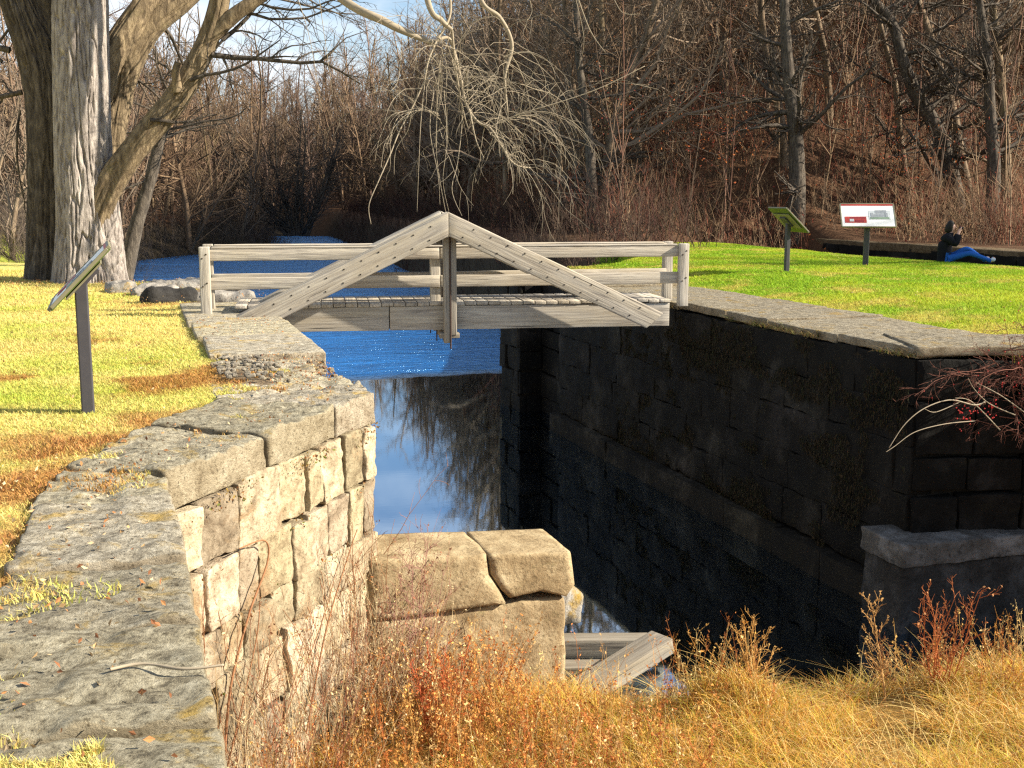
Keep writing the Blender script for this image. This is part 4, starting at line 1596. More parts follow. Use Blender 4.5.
def bush_mass(name, pts, seed, hmin, hmax, cols, stems, label, mat, r=.012):
    rng = random.Random(seed)
    segs, colr = [], []
    for (x, y) in pts:
        z = float(ground_h(x, y))
        c0 = np.array(cols[rng.randrange(len(cols))]) * rng.uniform(.7, 1.3)
        for _ in range(stems):
            p = (x + rng.gauss(0, .25), y + rng.gauss(0, .25), z - .1)
            ls_ = .35 if stems > 1 else .07
            d = _nrm((rng.gauss(0, ls_), rng.gauss(0, ls_), 1))
            h = rng.uniform(hmin, hmax)
            n = 3
            for i in range(n):
                d = _nrm((d[0] + rng.gauss(0, ls_ * .5), d[1] + rng.gauss(0, ls_ * .5), d[2]))
                q = tuple(p[j] + d[j] * h / n for j in range(3))
                rr = r * (1 - i / n * .6)
                segs.append((*p, *q, rr, rr * .8))
                colr.append(c0)
                for _ in range(3):
                    e = _nrm((d[0] + rng.gauss(0, .6), d[1] + rng.gauss(0, .6), d[2] + rng.gauss(0, .3)))
                    l = rng.uniform(.12, .3) * h
                    segs.append((*q, *(q[j] + e[j] * l for j in range(3)), rr * .6, rr * .3))
                    colr.append(c0)
                p = q
    V, Q = tubes(segs, 3)
    o = mk(name, V, Q, None, mat, None, {'col': np.repeat(np.array(colr), 6, 0)})
    return tag(o, label, 'undergrowth', None, 'stuff')


us = hill_spots(4200, 31, lambda x, y: on_hill(x, y) and in_view(x, y, 2), (14, 80), (34, 95), .34)
bush_mass('undergrowth', us, 32, .6, 2.9, [(.16, .095, .055), (.15, .065, .04), (.13, .088, .055), (.25, .17, .10), (.17, .06, .035)], 5, 'russet brown undergrowth thickets at the foot of the hillside wood', M['stem'], .013)
bs = hill_spots(620, 33, lambda x, y: in_view(x, y, 2) and x < np.interp(y, LW[:, 0], LW[:, 1]) + .6 and x > np.interp(y, LW[:, 0], LW[:, 1]) - 9, (-20, 14), (58, 150), .6)
bush_mass('bank_brush', bs, 35, 1.0, 3.4, [(.10, .08, .06), (.13, .10, .07), (.09, .07, .06)], 6, 'dark leafless brush lining the left bank upstream of the bridge', M['stem'], .014)
bs = hill_spots(520, 34, lambda x, y: np.interp(y, RW[:, 0], RW[:, 1]) + .1 < x < np.interp(y, RW[:, 0], RW[:, 1]) + 5 and y > 31, (9, 30), (31, 145), .5)
bush_mass('bank_brush', bs, 36, .7, 2.6, [(.05, .03, .022), (.065, .026, .02), (.045, .03, .023), (.08, .055, .038)], 6, 'dark reddish brush lining the right bank behind the bridge', M['stem'], .012)

ps = hill_spots(620, 37, lambda x, y: on_hill(x, y) and in_view(x, y, 2), (14, 75), (34, 100), .6)
bush_mass('young_poles', ps, 38, 4.5, 12, [(.12, .078, .05), (.14, .095, .06), (.08, .055, .038), (.18, .125, .075), (.13, .07, .048)], 1, 'thin young poles crowding the hillside wood', M['stem'], .035)

# russet leaves still hanging in the wood
def leaf_mass(name, C, size, cols, seed, label, cat, flat=0., mat='leaf'):
    rs = np.random.RandomState(seed)
    n = len(C)
    a = rs.normal(size=(n, 3))
    a /= np.linalg.norm(a, axis=1, keepdims=True)
    if flat:
        a[:, 2] *= (1 - flat)
        a /= np.linalg.norm(a, axis=1, keepdims=True)
    b_ = np.cross(a, rs.normal(size=(n, 3)) if not flat else np.tile((0, 0, 1.), (n, 1)) + rs.normal(size=(n, 3)) * (1 - flat) * .8)
    b_ /= np.maximum(np.linalg.norm(b_, axis=1, keepdims=True), 1e-6)
    s = size * rs.uniform(.5, 1.3, (n, 1))
    nn = np.cross(a, b_)
    V = np.stack([C - a * s, C + b_ * s * .55 + nn * s * .2, C + a * s, C - b_ * s * .55 + nn * s * .2], 1).reshape(-1, 3)
    Q = np.arange(n * 4).reshape(-1, 4)
    cc = np.array(cols)[rs.randint(0, len(cols), n)] * rs.uniform(.6, 1.3, (n, 1))
    o = mk(name, V, Q, None, M[mat], None, {'col': np.repeat(cc, 4, 0)}, False)
    return tag(o, label, cat, None, 'stuff')


rs = np.random.RandomState(8)
cl = []
for (x, y) in hill_spots(230, 41, lambda x, y: on_hill(x, y) and in_view(x, y, 1), (14, 70), (38, 95), 2.):
    z = float(ground_h(x, y))
    k = rs.randint(40, 160)
    cl.append(np.array((x, y, z + rs.uniform(.8, 6))) + rs.normal(size=(k, 3)) * np.array((.7, .7, .9)))
leaf_mass('russet_leaves', np.concatenate(cl), .055, [(.30, .08, .03), (.38, .13, .04), (.25, .05, .035)], 42, 'clusters of russet leaves still hanging in the hillside wood', 'leaves')

# ------------------------------------------------------------------ grass


def blades(R, h, w, lean, cols, seed, nseg=2):
    """curved tapering blades rooted at R (n,3)"""
    rs = np.random.RandomState(seed)
    n = len(R)
    ph = rs.uniform(0, 2 * math.pi, n)
    d = np.stack([np.cos(ph), np.sin(ph), np.zeros(n)], 1)
    s = np.stack([-np.sin(ph + rs.normal(0, .5, n)), np.cos(ph), np.zeros(n)], 1)
    h = np.asarray(h)[:, None]
    ln = (np.asarray(lean) * rs.uniform(.4, 1.6, n))[:, None]
    w = np.asarray(w)[:, None]
    V = []
    for k in range(nseg + 1):
        f = k / nseg
        c = R + d * h * ln * f * f + np.array((0, 0, 1.)) * h * f * (1 - .35 * ln * f)
        wk = w * (1 - .92 * f)
        V += [c - s * wk, c + s * wk]
    m = 2 * (nseg + 1)
    V = np.stack(V, 1).reshape(-1, 3)
    base = (np.arange(n) * m)[:, None]
    Q = np.concatenate([np.stack([base[:, 0] + 2 * k, base[:, 0] + 2 * k + 1, base[:, 0] + 2 * k + 3, base[:, 0] + 2 * k + 2], 1) for k in range(nseg)])
    return V, Q, np.repeat(cols, m, 0)


def scatter(n, xr, yr, seed, keep, dens=None):
    rs = np.random.RandomState(seed)
    X, Y = rs.uniform(*xr, n), rs.uniform(*yr, n)
    a = np.degrees(np.arctan2(X, Y)) - math.degrees(YAW)
    m = (np.abs(a) < 26.5) & keep(X, Y)
    return X[m], Y[m]


def cop_edge(Y):
    return np.interp(Y, [2, 5, 7, 7.7, 8.95, 9.9, 10.4, 12.3, 12.6, 14.5, 17.7, 19.6, 22, 25], [-.72, -.68, -.62, -.5, -.05, .52, .6, .62, .62, .6, .5, .5, .7, .7])


def in_left(X, Y):
    return X < cop_edge(Y) + .10 + (n2(X, Y, 2.2, 4, 61) - .5) * 1.0


XL, YL = scatter(520000, (-9, 1.2), (3.5, 16), 1, in_left)
X2, Y2_ = scatter(260000, (-16, 1.2), (16, 30), 2, in_left)
# clumps creeping in the joints of the flagstones
X3, Y3 = scatter(60000, (-.9, 1.9), (3.4, 13), 3, lambda X, Y: (n2(X, Y, 1.9, 3, 63) > .615) & (X < np.interp(Y, LW[:, 0], LW[:, 1]) - .12))
X4, Y4 = scatter(15000, (-.85, .0), (3.3, 3.82), 33, lambda X, Y: n2(X, Y, 3.2, 3, 67) > .50 + .25 * sstep(X, -.35, -.05))
X3, Y3 = np.concatenate([X3, X4]), np.concatenate([Y3, Y4])
X = np.concatenate([XL, X2, X3])
Y = np.concatenate([YL, Y2_, Y3])
rs = np.random.RandomState(3)
Z = ground_h(X, Y) - .01
Z[-len(X3):] = np.maximum(Z[-len(X3):], .025)
cc = lawn_col(X, Y) * rs.uniform(.65, 1.3, (len(X), 1)) * (1 + rs.normal(0, .08, (len(X), 3)))
h = rs.uniform(.02, .055, len(X)) * (1 + (Y > 14) * .3)
V, Q, C = blades(np.stack([X, Y, Z], 1), h, .0028 + .00025 * Y, np.full(len(X), .7), np.clip(cc, .01, 1), 5, 2)
tag(mk('lawn_grass', V, Q, None, M['grass'], None, {'col': C}), 'short yellowing grass with brown patches on the left lawn', 'grass', None, 'stuff')

def in_right(X, Y):
    return (X > 9.95 + (n2(X, Y, 2.2, 4, 65) - .5) * 1.2) & (X < 20.4) & (Y > 10.6 + .0 * X)


X, Y = scatter(420000, (9.5, 20.6), (10, 37), 4, in_right)
cc = lawn_col(X, Y) * rs.uniform(.65, 1.3, (len(X), 1)) * (1 + rs.normal(0, .08, (len(X), 3)))
h = rs.uniform(.03, .075, len(X))
V, Q, C = blades(np.stack([X, Y, ground_h(X, Y) - .01], 1), h, .003 + .0003 * Y, np.full(len(X), .7), np.clip(cc, .01, 1), 6, 2)
tag(mk('lawn_grass', V, Q, None, M['grass'], None, {'col': C}), 'bright green mown grass on the right lawn', 'grass', None, 'stuff')

# dry grass of the bank below the lock
def wing_x(Y):
    return np.interp(Y, LW[:, 0], LW[:, 1])


def in_berm(X, Y):
    blk = (X < 3.75) & (Y > 9.55)
    return (X > wing_x(Y) + .12) & (X < np.interp(Y, RW[:, 0], RW[:, 1]) - .3) & ~blk & (Y < np.where(X < 3.8, 10.1, np.where(X < 4.9, 9.65, 9.35)) + (n2(X, Y, 1.4, 2, 71) - .5) * .5)


X, Y = scatter(150000, (.2, 11), (5.2, 10.5), 7, lambda X, Y: in_berm(X, Y) & (n2(X, Y, 1.1, 3, 73) > .33))
Z = ground_h(X, Y)
cl_ = n2(X, Y, .9, 3, 75)
c1, c2, c3, c4 = np.array((.68, .40, .08)), np.array((.50, .46, .06)), np.array((.52, .18, .045)), np.array((.78, .58, .24))
k = rs.random_sample((len(X), 1))
redder = np.clip(1.1 - (X - 1.0) / 2.2, 0, .85)[:, None]
cc = np.where(k < .5, c1, np.where(k < .72 + .0, c2 * np.where(cl_ > .5, 1.1, .8)[:, None], np.where(k < .9, c4, c3)))
cc = np.where(rs.random_sample((len(X), 1)) < redder * .5, c3 * np.array((1.1, 1.15, 1.)), cc) * rs.uniform(.55, 1.3, (len(X), 1))
h = rs.uniform(.10, .30, len(X)) * (.55 + 1.2 * cl_) * (1 - .65 * np.exp(-((X - 4.3) ** 2 / .4 + (Y - 9.4) ** 2 / .4)))
V, Q, C = blades(np.stack([X, Y, Z - .02], 1), h, np.full(len(X), .0042), np.full(len(X), .95), np.clip(cc, .01, 1), 8, 3)
tag(mk('dry_grass', V, Q, None, M['grass'], None, {'col': C}), 'tangled yellow and orange dry grass below the lock walls', 'grass', None, 'stuff')


X, Y = scatter(9000, (1.2, 11), (5.4, 9.6), 19, lambda X, Y: in_berm(X, Y) & (n2(X, Y, 1.6, 3, 77) > .52))
cc = np.where(rs.random_sample((len(X), 1)) < .6, np.array((.74, .56, .22)), np.array((.56, .30, .08))) * rs.uniform(.6, 1.2, (len(X), 1))
V, Q, C = blades(np.stack([X, Y, ground_h(X, Y) - .02], 1), rs.uniform(.25, .55, len(X)), np.full(len(X), .0042), np.full(len(X), 1.25), cc, 20, 5)
tag(mk('dry_grass', V, Q, None, M['grass'], None, {'col': C}), 'long arching bleached straw tufts on the bank below the lock', 'grass', None, 'stuff')


def weed_mass(name, X, Y, hlo, hhi, cols, seed, label, leaves=16, lsz=.014, zadd=0.):
    rng = random.Random(seed)
    segs, colr, LC, LCc = [], [], [], []
    Z = ground_h(X, Y)
    for x, y, z in zip(X, Y, Z):
        h = rng.uniform(hlo, hhi)
        c0 = np.array(cols[rng.randrange(len(cols))]) * rng.uniform(.65, 1.25)
        p = (x, y, z - .03)
        d = _nrm((rng.gauss(0, .22), rng.gauss(0, .22), 1))
        n = 5
        for i in range(n):
            d = _nrm((d[0] + rng.gauss(0, .1), d[1] + rng.gauss(0, .1), d[2]))
            q = tuple(p[j] + d[j] * h / n for j in range(3))
            r = .0035 * (1 - .6 * i / n)
            segs.append((*p, *q, r, r * .85))
            colr.append(c0 * .8)
            if i >= 1:
                for _ in range(2):
                    e = _nrm((d[0] + rng.gauss(0, .6), d[1] + rng.gauss(0, .6), d[2] + .1))
                    l = rng.uniform(.06, .2) * h
                    e1 = tuple(q[j] + e[j] * l for j in range(3))
                    segs.append((*q, *e1, r * .6, r * .35))
                    colr.append(c0)
                    for _ in range(leaves // 8 + 1):
                        t_ = rng.random()
                        LC.append([q[j] + e[j] * l * t_ + rng.gauss(0, .008) for j in range(3)])
                        LCc.append(c0 * rng.uniform(.8, 1.35))
            p = q
    V, Q = tubes(segs, 3)
    b = Bag()
    b.add(V, Q, col=np.repeat(np.array(colr), 6, 0))
    if LC:
        C = np.array(LC)
        r_ = np.random.RandomState(seed)
        n = len(C)
        a = r_.normal(size=(n, 3))
        a /= np.linalg.norm(a, axis=1, keepdims=True)
        b2 = np.cross(a, r_.normal(size=(n, 3)))
        b2 /= np.linalg.norm(b2, axis=1, keepdims=True)
        s = lsz * r_.uniform(.5, 1.5, (n, 1))
        V = np.stack([C - a * s, C + b2 * s * .5, C + a * s, C - b2 * s * .5], 1).reshape(-1, 3)
        b.add(V, np.arange(4 * n).reshape(-1, 4), col=np.repeat(np.array(LCc), 4, 0))
    o = b.make(name, M['leaf'], None, False)
    return tag(o, label, 'weeds', None, 'stuff')


RED = [(.56, .27, .07), (.62, .36, .11), (.42, .14, .045), (.64, .48, .22), (.52, .20, .055), (.46, .28, .11)]
X, Y = scatter(3600, (.3, 3.9), (6.2, 9.6), 9, lambda X, Y: in_berm(X, Y) & ~((X > 2.9) & (Y > 8.5)) & (X > wing_x(Y) + .15) & (n2(X, Y, .8, 2, 81) > .36))
weed_mass('dry_weeds', X[:580], Y[:580], .25, .85, RED, 10, 'tall rust red seeding weeds in front of the pale wall', 18, .012)
Xc, Yc = scatter(2600, (1.9, 3.9), (8.2, 9.66), 29, lambda X, Y: (X > wing_x(Y) + .2) & (X < 2.95))
weed_mass('dry_weeds', Xc[:130], Yc[:130], .4, 1.0, RED, 15, 'rust and orange weeds crowding the foot of the cracked abutment', 20, .013)
m_ = X - wing_x(Y) < .7
weed_mass('dry_weeds', X[m_][:190], Y[m_][:190], .9, 1.7, [(.5, .36, .18), (.40, .22, .11), (.58, .46, .27), (.34, .14, .08)], 14, 'tallest straw coloured weeds standing right against the pale wall', 8, .010)
X, Y = scatter(900, (3.8, 9.5), (7.6, 10.1), 11, lambda X, Y: in_berm(X, Y) & ~((X < 4.9) & (Y > 8.9)) & (n2(X, Y, .9, 2, 83) > .5))
weed_mass('dry_weeds', X[:170], Y[:170], .25, .75, [(.6, .38, .12), (.5, .25, .06), (.42, .16, .05), (.66, .5, .22)], 12, 'straw coloured seeding weeds on top of the grassy bank', 10, .012)


def shrub(name, label, base, h, stems, col, seed, spread=.35, leafc=None, r=.008, nk=7):
    rng = random.Random(seed)
    root = thing(name, label, 'plant', base)
    P = dict(n=(8, 5, 3), tip=(.3, .4, .5), wob=(.08, .16, .2), up=(.06, .05, .02), kids=(nk, 5, 0), start=(.2, .1, 0), ang=(.6, .6, .6), ratio=(.38, .5, .5), rmin=.0022)
    segs = []
    for k in range(stems):
        o = [[], [], []]
        grow(rng, (base[0] + rng.gauss(0, .04), base[1] + rng.gauss(0, .04), base[2] - .05), _nrm((rng.gauss(0, spread), rng.gauss(0, spread), 1)), h * rng.uniform(.7, 1.05), r, 0, P, o)
        for x in o:
            segs += x
    V, Q = tubes(segs, 4)
    mk('stems', V, Q, None, M['stem'], root, {'col': np.tile(np.array(col), (len(V), 1))})
    if leafc:
        S = np.array(segs)
        S = S[S[:, 6] < r * .5]
        pick = S[np.random.RandomState(seed).randint(0, len(S), 260)]
        C = pick[:, 3:6]
        r_ = np.random.RandomState(seed + 1)
        n = len(C)
        a = r_.normal(size=(n, 3))
        a /= np.linalg.norm(a, axis=1, keepdims=True)
        b2 = np.cross(a, r_.normal(size=(n, 3)))
        b2 /= np.linalg.norm(b2, axis=1, keepdims=True)
        s = .012 * r_.uniform(.5, 1.4, (n, 1))
        V = np.stack([C - a * s, C + b2 * s * .6, C + a * s, C - b2 * s * .6], 1).reshape(-1, 3)
        mk('seed_heads', V, np.arange(4 * n).reshape(-1, 4), None, M['leaf'], root, {'col': np.tile(np.array(leafc), (4 * n, 1)) * r_.uniform(.6, 1.3, (n, 1)).repeat(4, 0)}, False)['kind'] = 'stuff'
    return root


def gpt(x, y):
    return (x, y, float(ground_h(x, y)))


shrub('leafless_sapling', 'pale single stemmed leafless sapling before the shaded abutment', gpt(6.2, 8.35), 1.15, 1, (.5, .3, .12), 1, .05, (.45, .27, .1), .012, 16)
shrub('dry_shrub', 'red stemmed leafless shrub fanning up before the shaded abutment', gpt(6.75, 8.3), 1.05, 9, (.42, .14, .05), 2, .26, (.4, .22, .1), .009, 6)
shrub('dry_shrub', 'straw coloured arching weed clump at the right edge of the bank', gpt(7.3, 8.2), .6, 8, (.55, .4, .18), 3, .5, None, .006, 3)
shrub('dry_shrub', 'brown seed headed weed clump rising beside the fallen timbers', gpt(4.9, 8.5), .7, 10, (.5, .3, .1), 4, .28, (.5, .3, .1), .006, 6)
shrub('dry_shrub', 'dark red leafy weed clump left of the cracked abutment', gpt(2.1, 8.9), .9, 10, (.42, .1, .04), 5, .25, (.5, .14, .04), .006, 8)
shrub('dry_shrub', 'tall thin purple brown stems against the foot of the pale wall corner', gpt(2.1, 9.42), 1.7, 7, (.28, .15, .12), 6, .1, (.3, .16, .1), .006, 10)

# berry bush hanging over the right wing wall
bb_ = thing('berry_bush', 'bush with red berries and pale arching twigs hanging over the dark wall', 'plant', (10.4, 10.3, -.2))
rng = random.Random(9)
segs = []
for k in range(115):
    x = rng.uniform(9.2, 11.2)
    y = 10.6 - max(0, x - 9.95) * 1.3 + max(0, 9.95 - x) * .26 + rng.uniform(-.2, .1)
    o = [[], [], []]
    grow(rng, (x, y - (.12 if k > 60 else 0), rng.uniform(-.4, .05) if k < 60 else rng.uniform(-1.6, -.2)), _nrm((rng.uniform(-.9, .5), rng.uniform(-1, -.1), rng.uniform(-.1, .8))), rng.uniform(.6, 1.5), .008, 0,
         dict(n=(8, 5, 3), tip=(.3, .4, .5), wob=(.12, .18, .2), up=(-.10, -.08, -.05), kids=(7, 4, 0), start=(.15, .1, 0), ang=(.7, .7, .6), ratio=(.45, .5, .5), rmin=.0028), o)
    for q in o:
        segs += q
V, Q = tubes(segs, 4)
mk('stems', V, Q, None, M['stem'], bb_, {'col': np.tile(np.array((.15, .065, .045)), (len(V), 1))})
b = Bag()
Yk = 10.1
for pp, r in (([(985, 402), (974, 405), (950, 400), (925, 408), (905, 424), (889, 448)], .009), ([(1000, 430), (972, 402), (955, 398)], .007), ([(975, 421), (945, 424), (915, 432), (895, 446), (886, 452)], .006),
              ([(960, 402), (936, 412), (925, 409)], .006), ([(1015, 415), (990, 404), (975, 390), (968, 378)], .007), ([(1024, 412), (1000, 395), (975, 382)], .007)):
    limb(b, [at(x, y, Yk - .1 * j * .2) for j, (x, y) in enumerate(pp)], np.linspace(r, r * .4, len(pp)), 30, 6, 0, 1)
mk('arching_twigs', np.concatenate(b.V), np.concatenate(b.Q), np.concatenate(b.T), M['twig_pale'], bb_)
sph = []
rs_ = np.random.RandomState(4)
S = np.array(segs)
ends = S[S[:, 6] < .005][:, 3:6]
C = np.concatenate([ends[rs_.randint(0, len(ends), 420)], np.array([at(966 + rs_.normal(0, 7), 413 + rs_.normal(0, 5), Yk) for _ in range(26)]),
                    np.array([at(992 + rs_.normal(0, 5), 408 + rs_.normal(0, 6), Yk) for _ in range(22)])])
oc = np.array([(1, 0, 0), (-1, 0, 0), (0, 1, 0), (0, -1, 0), (0, 0, 1), (0, 0, -1)]) * .011
ot = np.array([(0, 2, 4), (2, 1, 4), (1, 3, 4), (3, 0, 4), (2, 0, 5), (1, 2, 5), (3, 1, 5), (0, 3, 5)])
V = (C[:, None] + oc[None]).reshape(-1, 3)
T = (np.arange(len(C)) * 6)[:, None, None] + ot[None]
bo = mk('berries', V, None, T.reshape(-1, 3), m_plain('red_berries', (.5, .02, .015), .35, .5), bb_)
bo['kind'] = 'stuff'
X, Y = scatter(3500, (9.4, 12), (8.6, 11.2), 15, lambda X, Y: np.abs(Y - (10.6 - np.maximum(0, X - 9.95) * 1.3 + np.maximum(0, 9.95 - X) * .26)) < .25)
cc = np.where(rs.random_sample((len(X), 1)) < .6, np.array((.42, .26, .09)), np.array((.28, .27, .05))) * rs.uniform(.6, 1.2, (len(X), 1))
V, Q, C = blades(np.stack([X, Y, np.full(len(X), -.12)], 1), rs.uniform(.1, .42, len(X)), np.full(len(X), .004), np.full(len(X), 1.2), cc, 16, 3)
tag(mk('wall_top_grass', V, Q, None, M['grass'], None, {'col': C}), 'dry grass tufts overhanging the top of the dark wall at right', 'grass', None, 'stuff')

X, Y = scatter(2600, (8.2, 8.5), (11, 17.8), 17, lambda X, Y: n2(X, Y, 1.2, 3, 91) > .46)
cc = np.where(rs.random_sample((len(X), 1)) < .6, np.array((.20, .13, .05)), np.array((.12, .13, .03))) * rs.uniform(.5, 1.2, (len(X), 1))
V, Q, C = blades(np.stack([X, Y, np.full(len(X), -.06)], 1), rs.uniform(.06, .2, len(X)), np.full(len(X), .005), np.full(len(X), 1.6), cc, 18, 3)
tag(mk('wall_top_grass', V, Q, None, M['grass'], None, {'col': C}), 'short dead tufts fringing the long edge of the dark wall', 'grass', None, 'stuff')
rs5 = np.random.RandomState(55)
yy_, zz_ = rs5.uniform(11, 22.5, 60000), rs5.uniform(-2.9, -.1, 60000)
m_ = n2(yy_, zz_ * 1.6, .9, 4, 93) > .55 - .05 * (zz_ > -.8)
yy_, zz_ = yy_[m_], zz_[m_]
cc = np.where(rs5.random_sample((len(yy_), 1)) < .6, np.array((.06, .042, .022)), np.array((.034, .036, .014))) * rs5.uniform(.4, 1.2, (len(yy_), 1))
V, Q, C = blades(np.stack([8.26 - .0 * yy_, yy_, zz_], 1), -rs5.uniform(.02, .09, len(yy_)), np.full(len(yy_), .006), np.full(len(yy_), .5), cc, 56, 2)
tag(mk('wall_moss', V, Q, None, M['grass'], None, {'col': C}), 'dark hanging moss and dead weeds on the shaded lock wall', 'moss', None, 'stuff')
bg = Bag()
for k in range(240):
    y = R0.uniform(10.9, 12.75)
    x = R0.uniform(.62, 1.82)
    P, Q = rbox_grid((R0.uniform(.02, .07), R0.uniform(.02, .06), R0.uniform(.02, .04)), .05, .012)
    g_ = R0.uniform(.5, 1.1)
    bg.add(rough(P, .008, 30, k) + np.array((x, y, max(float(ground_h(x, y)), -.09) + .05)), Q, col=np.array((g_, g_ * .95, g_ * .85)))
tag(bg.make('gravel', M['rubble']), 'loose gravel and stone crumbs between the worn flagstones', 'gravel', None, 'stuff')

# creepers and dead stems on the pale wing wall
cv = thing('creeper', 'leafless brown creeper stems climbing the pale stone wall', 'plant', (.9, 8.5, -2.6))
b = Bag()
rng = random.Random(14)


def wallpt(u, z, off=.06):
    """u along the wing wall 0..1"""
    d = np.array((1.8, 2.52)) / math.hypot(1.8, 2.52)
    n = np.array((d[1], -d[0]))
    q = np.array((.05, 7.34)) + np.array((1.8, 2.52)) * u + n * off
    return np.array((q[0], q[1], z))


for (pp, r) in (([(.12, -2.2), (.16, -1.6), (.25, -1.15), (.34, -.85), (.33, -.68), (.22, -.64)], .010), ([(.10, -2.3), (.2, -1.8), (.28, -1.35), (.3, -1.1)], .007),
                ([(.5, -2.4), (.62, -1.7), (.76, -1.2), (.82, -1.02)], .008), ([(.2, -2.5), (.4, -2.1), (.6, -1.6), (.7, -1.2)], .006)):
    limb(b, [wallpt(u, z, .09) for u, z in pp], np.linspace(r, r * .5, len(pp)), 30, 6, 0, 1)
segs = []
for k in range(60):
    u = rng.random()
    z = rng.uniform(-2.6, -1.4)
    o = [[], []]
    grow(rng, tuple(wallpt(u, z, .08)), _nrm((rng.gauss(0, .25), rng.gauss(0, .25) - .05, 1)), rng.uniform(.4, 1.2), .0035, 0,
         dict(n=(7, 3), tip=(.4, .5), wob=(.12, .2), up=(.02, 0), kids=(5, 0), start=(.1, 0), ang=(.7, .6), ratio=(.3, .5), rmin=.002), o)
    for q in o:
        segs += q
V, Q = tubes(segs, 4)
b.add(V, Q)
mk('stems', np.concatenate(b.V), np.concatenate(b.Q), np.concatenate(b.T), M['stem'], cv, {'col': np.tile(np.array((.24, .12, .06)), (sum(map(len, b.V)), 1))})
C = []
for (zc, n) in ((-.27, 420), (-.72, 90), (-1.15, 90), (-1.6, 120)):
    for _ in range(n):
        u = rng.random()
        if math.sin(u * 17 + zc * 9) + rng.gauss(0, .5) < .1:
            continue
        C.append(wallpt(u, zc + rng.gauss(0, .04), .03 + abs(rng.gauss(0, .02))))
leaf_mass('joint_plants', np.array(C), .015, [(.26, .18, .05), (.30, .12, .04), (.22, .15, .08), (.15, .17, .035), (.33, .22, .10)], 44, 'withered plants and moss in the joints of the pale wall', 'plants')

# litter on the flagstones and lawn
rs2 = np.random.RandomState(6)
C = []
for _ in range(900):
    y = rs2.uniform(3.4, 17)
    x = np.interp(y, LW[:, 0], LW[:, 1]) - rs2.uniform(.1, 1.2)
    C.append((x, y, max(.05, float(0)) + rs2.uniform(0, .02)))
for _ in range(700):
    y = rs2.uniform(10.9, 13)
    x = rs2.uniform(.75, 1.8)
    C.append((x, y, -.03 + rs2.uniform(0, .06)))
for _ in range(500):
    C.append((rs2.uniform(-.9, 2.0), rs2.uniform(19.8, 24.5), .04 + rs2.uniform(0, .1)))
for _ in range(1600):
    x, y = rs2.uniform(-8, .4), rs2.uniform(6, 24)
    C.append((x, y, float(ground_h(x, y)) + rs2.uniform(.02, .05)))
for _ in range(700):
    x, y = rs2.uniform(10.4, 20), rs2.uniform(11, 34)
    C.append((x, y, float(ground_h(x, y)) + rs2.uniform(.03, .06)))
for _ in range(1500):
    a_, r_ = rs2.uniform(0, 6.28), .75 + abs(rs2.normal(0, .6))
    x, y = -1.15 + math.cos(a_) * r_ * 1.2, 25.7 + math.sin(a_) * r_
    C.append((x, y, float(ground_h(x, y)) + rs2.uniform(.02, .07)))
for _ in range(2600):
    x, y = rs2.uniform(.6, 8), rs2.uniform(5.6, 9.6)
    if x > np.interp(y, LW[:, 0], LW[:, 1]) + .2:
        C.append((x, y, float(ground_h(x, y)) + rs2.uniform(.02, .22)))
leaf_mass('fallen_leaves', np.array(C), .016, [(.42, .2, .08), (.5, .33, .16), (.3, .13, .06), (.55, .42, .25)], 46, 'fallen dry leaves scattered over the flagstones, lawns and bank', 'leaves', .0)
V, Q, T = sweep([(-.19, 4.13, .09), (-.08, 4.16, .085), (.06, 4.08, .08), (.2, 4.06, .085)], [.0035, .004, .0035, .002], 24, 7, .002, 40, 3)
tag(mk('stick', V, Q, T, M['twig_pale']), 'pale dead stick lying across the flagstones', 'stick')

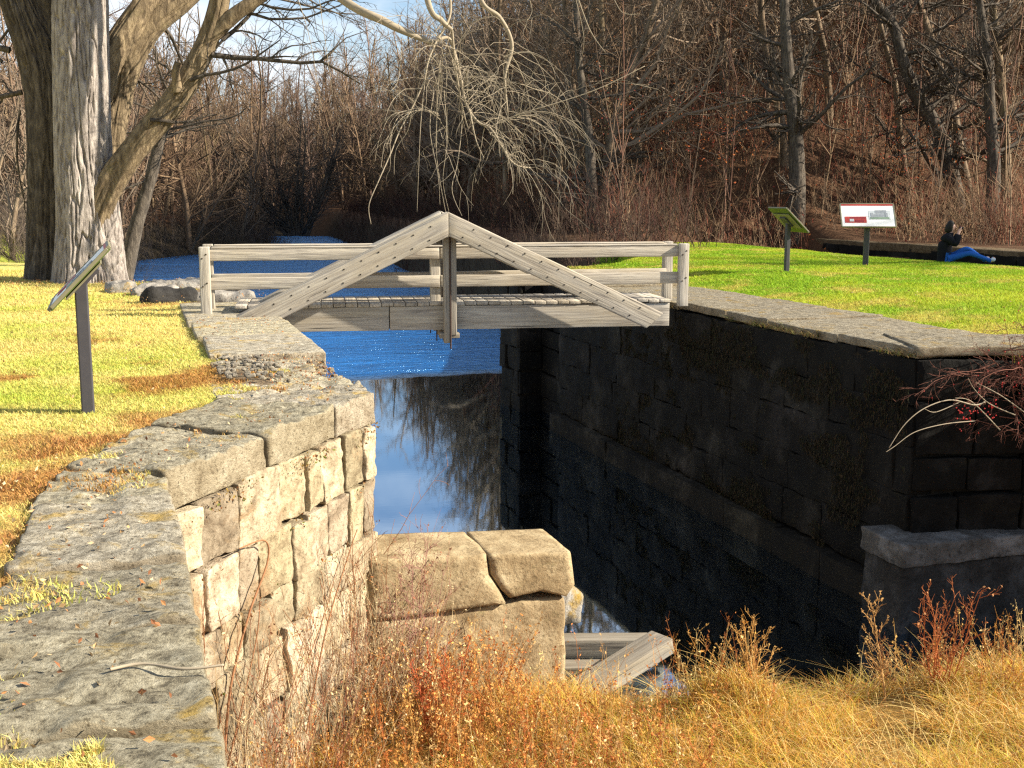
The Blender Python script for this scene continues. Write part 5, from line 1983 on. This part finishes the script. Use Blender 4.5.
# ------------------------------------------------------------------ light
sun = bpy.data.lights.new('sun', 'SUN')
sun.energy = 4.6
sun.angle = math.radians(.53)
sun.color = (1, .9, .74)
so = bpy.data.objects.new('sun', sun)
COL.objects.link(so)
to = Vector((math.sin(SUN_AZ) * math.cos(SUN_EL), math.cos(SUN_AZ) * math.cos(SUN_EL), math.sin(SUN_EL)))
so.rotation_euler = to.to_track_quat('Z', 'Y').to_euler()
so.location = to * 50

w = bpy.data.worlds.new('World')
scene.world = w
w.use_nodes = True
nt = w.node_tree
bg = nt.nodes['Background']
sky = nt.nodes.new('ShaderNodeTexSky')
sky.sky_type = 'NISHITA'
sky.sun_disc = False
sky.sun_elevation = SUN_EL
sky.sun_rotation = SUN_AZ
sky.air_density = 1.0
sky.dust_density = .4
sky.ozone_density = 2.0
tcw = nt.nodes.new('ShaderNodeTexCoord')
mpw = nt.nodes.new('ShaderNodeMapping')
mpw.inputs['Scale'].default_value = (1.2, 1.2, 4.5)
nw = nt.nodes.new('ShaderNodeTexNoise')
nw.inputs['Scale'].default_value = 2.6
nw.inputs['Detail'].default_value = 8
nw.inputs['Roughness'].default_value = .6
rw_ = nt.nodes.new('ShaderNodeValToRGB')
rw_.color_ramp.elements[0].position = .42
rw_.color_ramp.elements[0].color = (0, 0, 0, 1)
rw_.color_ramp.elements[1].position = .62
rw_.color_ramp.elements[1].color = (.8, .8, .8, 1)
mxw = nt.nodes.new('ShaderNodeMix')
mxw.data_type = 'RGBA'
mxw.inputs['B'].default_value = (6.5, 6.8, 7.2, 1)
nt.links.new(tcw.outputs['Generated'], mpw.inputs['Vector'])
nt.links.new(mpw.outputs['Vector'], nw.inputs['Vector'])
nt.links.new(nw.outputs['Fac'], rw_.inputs['Fac'])
nt.links.new(rw_.outputs['Color'], mxw.inputs['Factor'])
nt.links.new(sky.outputs['Color'], mxw.inputs['A'])
nt.links.new(mxw.outputs['Result'], bg.inputs['Color'])
bg.inputs['Strength'].default_value = .06

vs = scene.view_settings
vs.view_transform = 'Standard'
vs.look = 'None'
vs.exposure = 1.58
vs.gamma = 1
vs.use_curve_mapping = False
scene.cycles.use_denoising = False
scene.cycles.filter_width = 1.3
scene.cycles.sample_clamp_direct = 12
scene.cycles.sample_clamp_indirect = 4
scene.cycles.max_bounces = 6
scene.cycles.transparent_max_bounces = 4
